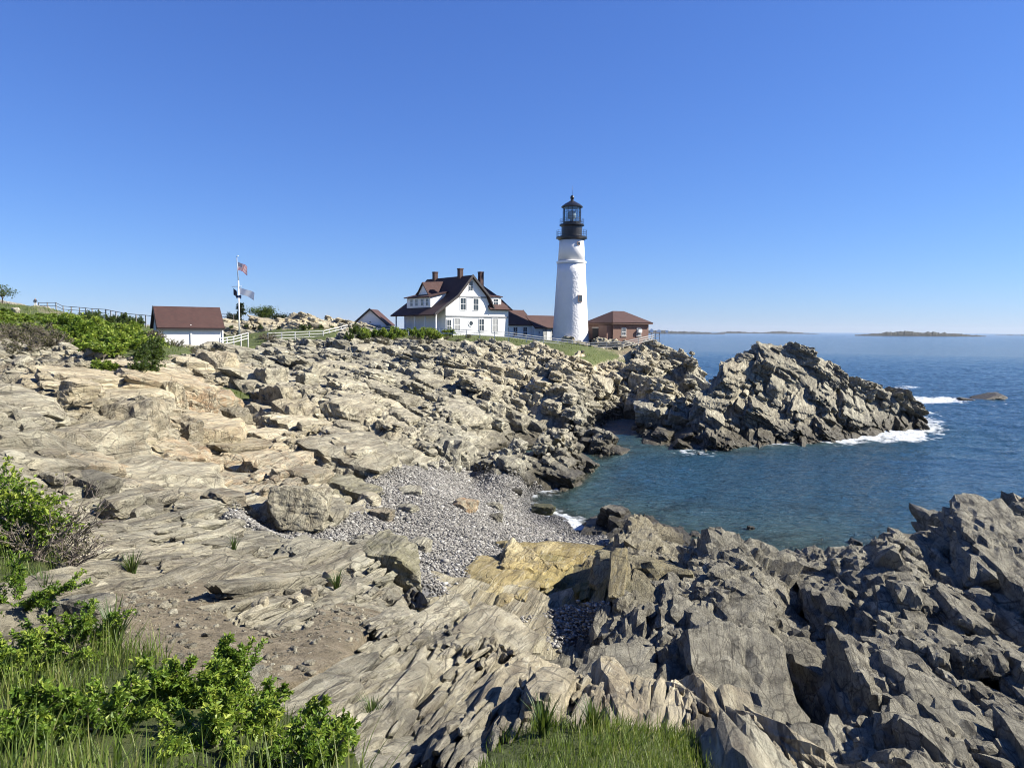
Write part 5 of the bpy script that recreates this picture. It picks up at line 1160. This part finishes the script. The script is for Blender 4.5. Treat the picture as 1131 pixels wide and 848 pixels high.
# ------------------------------------------------------------------ plants
def leaf_mat(name, dark, mid, light, tl=0.42):
    n = NT(name); t = n.attr('tone'); c = n.ramp(t, [(0.0, dark), (0.5, mid), (1.0, light)])
    tb = n.new('BsdfTranslucent'); n.ln(n.mix(0.5, c, (0.16, 0.22, 0.02), 'MIX'), tb.inputs['Color']); mx = n.new('MixShader'); mx.inputs[0].default_value = tl
    n.done(c, 0.5, None, Specular_IOR_Level=0.35); n.ln(n.b.outputs[0], mx.inputs[1]); n.ln(tb.outputs[0], mx.inputs[2]); n.ln(mx.outputs[0], n.out.inputs[0]); return n.m
M_ROSE = leaf_mat('rose_leaf', (0.042, 0.09, 0.010), (0.135, 0.225, 0.025), (0.33, 0.39, 0.06))
M_SHRUB = leaf_mat('shrub_leaf', (0.020, 0.042, 0.009), (0.060, 0.10, 0.018), (0.14, 0.17, 0.032))
M_DULL = leaf_mat('dry_leaf', (0.04, 0.035, 0.016), (0.085, 0.08, 0.035), (0.15, 0.135, 0.065), 0.2)
M_CONI = leaf_mat('needle', (0.008, 0.016, 0.006), (0.016, 0.03, 0.010), (0.035, 0.05, 0.018), 0.1)
M_GRASS = leaf_mat('grass_blade', (0.045, 0.075, 0.012), (0.11, 0.165, 0.026), (0.25, 0.25, 0.09), 0.4)
M_REED = leaf_mat('tuft_blade', (0.020, 0.042, 0.009), (0.048, 0.088, 0.020), (0.13, 0.145, 0.04), 0.3)
M_TWIG = simple('grey_twig', (0.17, 0.145, 0.12), 0.8, (0.10, 0.08, 0.065))
M_BARK = simple('bark', (0.085, 0.062, 0.045), 0.9, (0.05, 0.038, 0.03))

def leaves_mesh(pos, dirs, L, wid, tone, g, curl=0.25):
    """one folded diamond leaf per position"""
    n = len(pos); d = dirs / np.linalg.norm(dirs, axis=1, keepdims=True)
    up = g.normal(size=(n, 3)) * 0.6 + np.array([0, 0, 1.0]); s = np.cross(d, up); s /= np.linalg.norm(s, axis=1, keepdims=True) + 1e-9; u = np.cross(s, d)
    L = L[:, None]; W_ = L * wid
    base = pos; mid = pos + d * L * 0.45; tip = pos + d * L - u * L * curl
    l = mid + s * W_ + u * W_ * 0.35; r = mid - s * W_ + u * W_ * 0.35
    V = np.stack([base, r, tip, l], 1).reshape(-1, 3); k = np.arange(n)[:, None] * 4
    Fc = np.concatenate([np.concatenate([k, k + 1, k + 2], 1), np.concatenate([k, k + 2, k + 3], 1)])
    return V, Fc, np.repeat(tone, 4)
def tubes_mesh(paths, r0, r1, n=4):
    V = []; Fc = []; k = 0
    for P in paths:
        m = len(P)
        for i, p in enumerate(P):
            q = P[min(i + 1, m - 1)] - P[max(i - 1, 0)]; q = q / (np.linalg.norm(q) + 1e-9); a = np.cross(q, [0.3, 0.9, 0.2]); a /= np.linalg.norm(a) + 1e-9; b = np.cross(q, a); r = r0 + (r1 - r0) * i / (m - 1)
            for j in range(n): t = 2 * math.pi * j / n; V.append(p + (a * math.cos(t) + b * math.sin(t)) * r)
        for i in range(m - 1):
            for j in range(n): Fc.append([k + i * n + j, k + i * n + (j + 1) % n, k + (i + 1) * n + (j + 1) % n, k + (i + 1) * n + j])
        k += m * n
    return np.array(V), np.array(Fc)
def shrub_meshes(w, h, nst, nleaf, L, seed, wid=0.30, bias=0.35, stem_r=0.008, droop=0.2, subs=4, fill=0.55):
    """stems fanning out of one foot, side shoots, and leaves along the upper shoots"""
    g = np.random.default_rng(seed); paths = []; shoots = []
    for _ in range(nst):
        a = g.uniform(0, 6.28); rad = w * 0.5 * math.sqrt(g.random()) ; hh = h * g.uniform(0.6, 1.05) * math.sqrt(max(0.12, 1 - (rad / (w * 0.56)) ** 2))
        e = np.array([rad * math.cos(a), rad * math.sin(a), hh]); t = np.linspace(0, 1, 7)[:, None]
        P = e * np.concatenate([t ** 1.1, t ** 1.1, t ** 0.85], 1) + g.normal(0, 0.025 * h, (7, 3)) * t; P[0] = np.array([e[0] * 0.06, e[1] * 0.06, -0.08]); paths.append(P); shoots.append(P)
        for _ in range(subs):
            i = int(g.integers(2, 6)); q = P[i]; d = (e - P[0]); d = d / np.linalg.norm(d) + g.normal(0, 0.55, 3); d[2] = abs(d[2]) * 0.8 + 0.1; l = h * g.uniform(0.15, 0.34); tt = np.linspace(0, 1, 4)[:, None]
            S = q + d / np.linalg.norm(d) * l * tt - np.array([0, 0, 1]) * droop * l * tt ** 2; paths.append(S); shoots.append(S)
    pos = []; dr = []; tn = []
    wt = np.array([1.0 if len(s) == 7 else 0.55 for s in shoots]); wt /= wt.sum()
    idx = g.choice(len(shoots), nleaf, p=wt)
    stone = g.normal(0, 0.14, len(shoots))
    for k in idx:
        s = shoots[k]; t = (1 - fill) + fill * g.random() ** 0.8 if len(s) == 7 else g.random(); f = t * (len(s) - 1); i = min(int(f), len(s) - 2); p = s[i] * (1 - (f - i)) + s[i + 1] * (f - i); q = s[i + 1] - s[i]; q = q / (np.linalg.norm(q) + 1e-9)
        pos.append(p + g.normal(0, L * 0.35, 3)); dr.append(q * 0.6 + g.normal(0, 0.8, 3) + np.array([p[0] / w, p[1] / w, 0.15])); tn.append(bias + stone[k] + g.normal(0, 0.13) + 0.25 * (t > 0.88))
    Ls = L * np.exp(g.normal(0, 0.25, nleaf))
    V, Fc, T = leaves_mesh(np.array(pos), np.array(dr), Ls, wid, np.clip(tn, 0, 1), g)
    SV_, SF = tubes_mesh(paths, stem_r, stem_r * 0.35)
    return np_mesh('foliage', V, Fc, attrs={'tone': T}), np_mesh('stems', SV_, SF, smooth=True)
def place_plant(name, loc, meshes, mats, label, cat, group=None, scale=(1, 1, 1), rz=0.0, parts=('foliage', 'stems')):
    root = empty(name, loc, rz, label=label, cat=cat, group=group); root.scale = scale
    for pn, me, m in zip(parts, meshes, mats): 
        o = bpy.data.objects.new(pn, me); COL.objects.link(o); o.parent = root
        if not me.materials: me.materials.append(m)
    return root
def ground(x, y): return float(tz_at(x, y))
def base_of(px, py_top, d):
    top = at_y(px, py_top, d); z = float(base_at(top.x, top.y)); return Vector((top.x, top.y, z - 0.03)), top.z - z

# leafy shrubs in the lower left
for k, (px, py, d, wpx, n, lab) in enumerate([
    (14, 596, 6.4, 120, 2600, 'leafy green shrub at the left edge below the twiggy thicket'),
    (84, 664, 5.6, 105, 1500, 'low leafy shrub beside the dark grass tuft and bare soil'),
    (16, 690, 5.0, 120, 2200, 'yellow green shrub at the left edge among tall grass'),
    (248, 706, 4.7, 120, 2600, 'tallest leafy shrub, rising against the bare soil'),
    (186, 742, 4.35, 120, 2400, 'bushy green shrub left of the tallest leafy shrub'),
    (308, 768, 4.3, 110, 2000, 'leafy shrub right of the tallest one, by dry stalks'),
    (362, 786, 4.1, 70, 1100, 'small leafy shrub at the right end of the shrub bank, against the slabs'),
    (112, 772, 3.9, 110, 1800, 'shaded leafy shrub in the tall grass of the lower left'),
    (236, 806, 3.7, 150, 2200, 'broad leafy shrub at the bottom edge under the tallest one'),
    (30, 800, 3.6, 110, 1600, 'leafy shrub in the bottom left corner'),
    (345, 826, 3.6, 80, 1000, 'low shrub at the bottom edge beside the grassy slab')]):
    b, h = base_of(px, py, d); w = wpx * d / F * 1.4; h = max(h, 0.3)
    place_plant('leafy_shrub', b, shrub_meshes(w, h, 15, int(n * 3.0), 0.028, 300 + k, wid=0.30, bias=0.42 + 0.12 * ((k * 7) % 3 - 1), fill=0.7), (M_ROSE, M_TWIG), lab, 'shrub')
for k, (px, py, d, wpx, n, L, mats, bias, lab) in enumerate([
    (10, 500, 9.6, 100, 2600, 0.06, (M_ROSE, M_TWIG), 0.55, 'bright green bush at the left edge above the twiggy thicket'),
    (34, 530, 9.4, 90, 1500, 0.055, (M_ROSE, M_TWIG), 0.5, 'thin green bush mingling with grey twigs'),
    (62, 526, 9.9, 110, 420, 0.045, (M_DULL, M_TWIG), 0.4, 'grey leafless thicket beside the bright green bush'),
    (40, 556, 9.2, 130, 420, 0.045, (M_DULL, M_TWIG), 0.35, 'low twiggy thicket above the bent dead branch'),
    (78, 580, 9.3, 80, 200, 0.04, (M_DULL, M_TWIG), 0.4, 'sparse brown twigs at the edge of the pale slab')]):
    b, h = base_of(px, py, d); w = wpx * d / F * 1.15; tw = mats[0] is M_DULL
    place_plant('twiggy_shrub' if tw else 'green_bush', b, shrub_meshes(w, max(h, 0.35), 26 if tw else 15, n, L, 340 + k, bias=bias, subs=9 if tw else 4, stem_r=0.007), mats, lab, 'shrub')

# tufts of broad grass growing in the cracks
def tuft_mesh(n, h, w, seed, bw=0.012, spread=0.6):
    g = np.random.default_rng(seed); V = []; Fc = []; T = []; k = 0
    for _ in range(n):
        a = g.uniform(0, 6.28); r = w * 0.12 * g.random(); l = h * g.uniform(0.6, 1.1); lean = spread * g.uniform(0.1, 1.0); d = np.array([math.cos(a), math.sin(a), 0]); s = np.array([-math.sin(a), math.cos(a), 0]); tn = np.clip(g.normal(0.45, 0.2), 0, 1)
        for i, t in enumerate((0, 0.4, 0.75, 1.0)):
            p = d * (r + l * lean * t ** 1.7) + np.array([0, 0, l * (t - 0.28 * lean * t ** 2)]); b = bw * (1 - t ** 2 * 0.95)
            V += [p - s * b, p + s * b]; T += [tn, tn]
            if i: Fc.append([k - 2, k - 1, k + 1, k])
            k += 2
    return np_mesh('blades', np.array(V), np.array(Fc), attrs={'tone': np.array(T)})
for k, (px, py, hp, lab) in enumerate([(146, 637, 26, 'green grass tuft growing in a crack of the long grey slab'), (50, 668, 34, 'grass tuft beside the leafy shrub at the edge of the bare soil'), (126, 716, 46, 'large spiky grass tuft in front of the pale pointed stone'),
    (258, 611, 18, 'small grass tuft on the slab edge above the bare soil'), (110, 567, 9, 'tiny grass sprig on the pale slab below the brown boulder'), (345, 812, 34, 'grass tuft on the slab right of the leafy shrubs'), (412, 800, 30, 'short grass tuft alone on the ribbed slab'),
    (600, 812, 44, 'tall grass tuft at the left end of the grassy mound'), (655, 806, 34, 'grass tuft on the crest of the grassy mound'), (372, 655, 22, 'dry sprig in the shaded hollow of the slabs')]):
    p = hit(px, py); h = hp * math.hypot(p.x, p.y) / F
    o = link('grass_tuft', tuft_mesh(60 if hp > 20 else 30, h * 1.15, h, 500 + k, bw=0.006 + 0.012 * h), M_REED); o.location = p - Vector((0, 0, 0.02)); tag(o, lab, 'grass tuft')

# grass: uncountable blades
def grass_blades(name, n0, box, hlo, hhi, bw, seed, wmin=0.45, rmax=8.0, rmin=2.6, clump=0.5, near=True):
    g = np.random.default_rng(seed); x = g.uniform(box[0], box[1], n0); y = g.uniform(box[2], box[3], n0); r = np.hypot(x, y)
    cl = fbm(x * (1.6 if near else 0.35), y * (1.6 if near else 0.35), seed + 3, 3); w = wfield('grass', x, y)
    ok = (r > rmin) & (r < rmax) & (g.random(n0) < sstep(wmin - 0.2, wmin + 0.2, w) * (0.45 + clump * cl * 1.6)); x, y, cl = x[ok], y[ok], cl[ok]; n = len(x)
    z = (base_at(x, y) if near else tz_at(x, y)) - 0.02
    a = g.uniform(0, 6.28, n); l = (hlo + (hhi - hlo) * g.random(n) ** 1.5) * (1 + 0.7 * cl) * (np.where(x > -0.5, 0.55, 1.0) if near else 1.0); lean = g.uniform(0.05, 0.7, n); bend = np.array([0.35, 0.1])
    d = np.stack([np.cos(a) + bend[0], np.sin(a) + bend[1], 0 * a], -1); s = np.stack([-np.sin(a), np.cos(a), 0 * a], -1); P0 = np.stack([x, y, z], -1); rows = []
    for t in (0, 0.45, 0.8, 1.0):
        p = P0 + d * (l * lean * t ** 1.8)[:, None] + np.array([0, 0, 1.0]) * (l * (t - 0.25 * lean * t ** 2))[:, None]; b = bw * (1 - 0.95 * t ** 2); rows += [p - s * b, p + s * b]
    V = np.stack(rows, 1).reshape(-1, 3); k = np.arange(n)[:, None] * 8; Fc = np.concatenate([np.concatenate([k + 2 * i, k + 2 * i + 1, k + 2 * i + 3, k + 2 * i + 2], 1) for i in range(3)])
    tn = np.clip(g.normal(0.42, 0.16, n) + 0.3 * cl + (g.random(n) < 0.12) * 0.5, 0, 1)
    print(name, n)
    return link(name, np_mesh(name, V, Fc, attrs={'tone': np.repeat(tn, 8)}), M_GRASS)
tag(grass_blades('grass', 150000, (-9.0, 3.2, 2.4, 13.5), 0.07, 0.27, 0.004, 21, rmax=14), 'tall grass of the near bank', kind='stuff')
tag(grass_blades('grass', 60000, (-0.7, 2.2, 2.8, 6.0), 0.10, 0.30, 0.0035, 23, wmin=0.35, clump=0.35), 'dense grass of the mound at the bottom edge', kind='stuff')
tag(grass_blades('grass', 90000, (-110, 30, 38, 150), 0.12, 0.42, 0.028, 22, rmax=172, rmin=36, near=False), 'rough grass of the hill and headland', kind='stuff')

# bent dead branch on the slab
def branch():
    P = [hit(px, py) + Vector((0, 0, dz)) for px, py, dz in ((4, 607, .03), (20, 598, .10), (32, 588, .16), (48, 580, .14), (64, 574, .08), (86, 569, .03))]
    o0 = P[0]; ys = [p.y for p in P]; V, Fc = tubes_mesh([np.array([np.array(p - o0) for p in P])], 0.022, 0.010, 6)
    o = link('dead_branch', np_mesh('dead_branch', V, Fc, smooth=True), simple('pale_wood', (0.36, 0.29, 0.20), 0.8)); o.location = o0; tag(o, 'pale bent dead branch below the twiggy thicket at the left edge', 'branch')
branch()

# shrubs of the hill, copied from a few grown ones
PROTO = {
 'green': [shrub_meshes(2.2, 1.3, 16, 1500, 0.17, 700 + i, wid=0.36, bias=0.52 + 0.1 * (i - 1), stem_r=0.02, fill=0.85) for i in range(4)],
 'dark': [shrub_meshes(2.2, 1.5, 16, 1500, 0.16, 720 + i, wid=0.36, bias=0.22, stem_r=0.02, fill=0.85) for i in range(3)],
 'dull': [shrub_meshes(2.0, 1.1, 24, 420, 0.11, 740 + i, bias=0.45, stem_r=0.017, subs=8) for i in range(3)],
}
MATS = {'green': (M_ROSE, M_TWIG), 'dark': (M_SHRUB, M_TWIG), 'dull': (M_DULL, M_TWIG)}
def scatter(kind, poly, n, seed, label, group, smin, smax, name, rmin=30, hz=1.0):
    g = np.random.default_rng(seed); xs = [p[0] for p in poly]; ys = [p[1] for p in poly]; k = 0; tries = 0; out = []
    while k < n and tries < 4000:
        tries += 1; px = g.uniform(min(xs), max(xs)); py = g.uniform(min(ys), max(ys))
        if not in_poly(np.array([px]), np.array([py]), poly)[0]: continue
        p = hit(px, py, rmin)
        if math.hypot(p.x, p.y) < rmin * 1.02 or math.hypot(p.x, p.y) > 160: continue
        if any((p - q).length < 1.1 * smin for q in out): continue
        out.append(p); s = g.uniform(smin, smax); M_ = PROTO[kind][int(g.integers(len(PROTO[kind])))]
        place_plant(name, p - Vector((0, 0, 0.12)), M_, MATS[kind], label, 'shrub', group, (s, s, s * hz * g.uniform(0.8, 1.15)), g.uniform(0, 6.28)); k += 1
scatter('green', [(60, 357), (110, 356), (165, 368), (172, 392), (130, 396), (62, 384)], 30, 1, 'dense green shrub in the thicket covering the hill slope', 'green shrubs of the hill slope', 0.8, 1.25, 'hill_shrub', hz=0.8)
scatter('green', [(-10, 345), (40, 343), (75, 352), (60, 370), (-10, 368)], 22, 2, 'low bright green shrub high on the hill slope', 'low bright shrubs high on the hill', 0.6, 1.0, 'hill_shrub', hz=0.6)
scatter('dark', [(95, 350), (150, 356), (168, 366), (120, 364), (90, 360)], 12, 3, 'dark green shrub on the skyline between the path and the shed', 'dark shrubs on the skyline', 0.8, 1.2, 'hill_shrub')
scatter('dull', [(-10, 370), (50, 370), (66, 384), (40, 392), (-10, 394)], 16, 4, 'brown leafless shrub at the foot of the green hill', 'brown shrubs at the foot of the hill', 0.6, 0.95, 'bare_shrub')
scatter('dark', [(140, 395), (170, 390), (172, 418), (150, 412)], 7, 5, 'dark green shrub hanging over the edge of the cliff below the shed', 'dark shrubs on the cliff edge', 0.5, 0.8, 'hill_shrub', rmin=26)
scatter('green', [(95, 408), (128, 402), (124, 414), (98, 418)], 3, 6, 'green shrub in the rubble bank', 'green shrubs in the rubble bank', 0.35, 0.55, 'hill_shrub', rmin=26)
scatter('dull', [(165, 372), (196, 374), (200, 392), (172, 394)], 8, 7, 'dry brown shrub against the left corner of the white shed', 'dry shrubs by the shed', 0.7, 1.1, 'bare_shrub', rmin=60)
scatter('dull', [(200, 386), (250, 388), (250, 396), (200, 394)], 6, 8, 'low dry shrub at the foot of the white shed wall', 'low dry shrubs below the shed', 0.4, 0.6, 'bare_shrub', rmin=60)
scatter('dull', [(280, 374), (302, 374), (300, 382), (282, 382)], 3, 9, 'grey bush where the two white fences meet', 'grey bushes by the white fences', 0.9, 1.2, 'bare_shrub', rmin=80)
scatter('green', [(384, 370), (500, 370), (500, 375), (384, 376)], 16, 10, "green shrub on the headland edge before the keeper's house", "green shrubs before the keeper's house", 0.8, 1.15, 'headland_shrub', rmin=90)
scatter('dull', [(384, 373), (540, 373), (560, 379), (400, 382)], 18, 11, 'low brown shrub among rocks on the headland edge', 'brown shrubs on the headland edge', 0.5, 0.8, 'headland_shrub', rmin=85)
scatter('dark', [(380, 368), (400, 368), (400, 375), (382, 375)], 4, 12, 'dark shrub at the left end of the shrubs before the small shed', 'dark shrubs before the small shed', 0.7, 1.0, 'headland_shrub', rmin=90)
scatter('dark', [(250, 361), (375, 361), (375, 364), (250, 366)], 9, 14, 'small dark bush at the foot of the rocky knoll', 'small bushes below the knoll', 0.35, 0.55, 'headland_shrub', rmin=100)

# trees and bushes behind the flagpole
def tree(px, pyb, pyt, d, wpx, kind, label, seed, n=1400, L=0.24, mats=None, name='tree'):
    g = np.random.default_rng(seed); b = at_y(px, pyb, d); h = (pyb - pyt) * d / F; w = wpx * d / F; root = empty(name, b, label=label, cat='tree'); paths = []; pos = []; dr = []; tn = []
    T = np.array([[g.normal(0, 0.02) * h * t, g.normal(0, 0.02) * h * t, -0.6 + (h * (0.95 if kind == 'conifer' else 0.6) + 0.6) * t] for t in np.linspace(0, 1, 6)])
    tv, tf = tubes_mesh([T], 0.05 * h ** 0.7, 0.012 * h ** 0.7, 7); tr = link('trunk', np_mesh('trunk', tv, tf, smooth=True), M_BARK, root)
    nb = 26 if kind == 'conifer' else 22
    for i in range(nb):
        t = g.uniform(0.22, 0.98) if kind == 'conifer' else g.uniform(0.45, 1.0); f = t * 5; j = min(int(f), 4); p = T[j] * (1 - f + j) + T[j + 1] * (f - j); a = g.uniform(0, 6.28)
        l = w * 0.5 * ((1.08 - t) * g.uniform(0.7, 1.2) if kind == 'conifer' else g.uniform(0.6, 1.05)); el = -0.1 if kind == 'conifer' else g.uniform(0.1, 0.9)
        e = p + np.array([math.cos(a) * l * math.cos(el), math.sin(a) * l * math.cos(el), math.sin(el) * l if kind == 'conifer' else min(math.sin(el) * l, h * 0.98 - p[2])])
        m = (p + e) / 2 + np.array([0, 0, 0.08 * l]); paths.append(np.array([p, m, e])); ct = g.normal(0.45, 0.18)
        for _ in range(n // nb):
            u = g.uniform(0.35, 1.05); q = p + (e - p) * u + g.normal(0, 0.12 * w * (0.6 if kind == 'conifer' else 1.0), 3) * np.array([1, 1, 0.55]); pos.append(q); dr.append((e - p) / (l + 1e-6) + g.normal(0, 0.7, 3)); tn.append(ct + g.normal(0, 0.12))
    lv, lf = tubes_mesh(paths, 0.02 * h ** 0.6, 0.006, 4); link('limbs', np_mesh('limbs', lv, lf, smooth=True), M_BARK, root)
    V, Fc, T_ = leaves_mesh(np.array(pos), np.array(dr), L * np.exp(g.normal(0, 0.25, len(pos))), 0.34, np.clip(tn, 0, 1), g); link('crown', np_mesh('crown', V, Fc, attrs={'tone': T_}), mats or M_SHRUB, root)
tree(266, 356, 334, 134, 15, 'conifer', 'small dark conifer behind the flagpole', 1, 1300, 0.30, M_CONI, 'conifer')
tree(257, 356, 345, 136, 12, 'round', 'low dark bushy tree left of the flagpole conifer', 2, 900, 0.26, M_CONI)
tree(288, 357, 338, 131, 26, 'round', 'round olive green tree on the knoll right of the flagpole', 3, 2000, 0.26, M_SHRUB)
tree(310, 357, 348, 131, 20, 'round', 'low dark bush tree right of the round olive tree', 4, 1100, 0.24, M_CONI)
tree(322, 356, 350, 130, 14, 'round', 'smallest dark bush at the right of the knoll trees', 5, 700, 0.22, M_CONI)
tree(366, 364, 355, 132, 18, 'round', 'yellowish green bush at the right end of the rocky knoll', 6, 900, 0.24, M_SHRUB)
tree(3, 338, 309, 118, 26, 'round', 'thin open crowned tree on the skyline at the far left', 7, 620, 0.22, M_SHRUB, 'thin_tree')
# ------------------------------------------------------------------ sea air
HB = MB(); HB.box(-5200, 5200, -60, 6500, -18, 62); haze = HB.build('haze', None)
hm = bpy.data.materials.new('haze'); hm.use_nodes = True; ht = hm.node_tree; ht.nodes.remove(ht.nodes['Principled BSDF'])
pv = ht.nodes.new('ShaderNodeVolumePrincipled'); pv.inputs['Density'].default_value = 0.000035; pv.inputs['Color'].default_value = (0.80, 0.88, 1.0, 1)
ht.links.new(pv.outputs[0], ht.nodes['Material Output'].inputs['Volume']); haze.data.materials.append(hm); tag(haze, 'thin sea haze', kind='stuff')
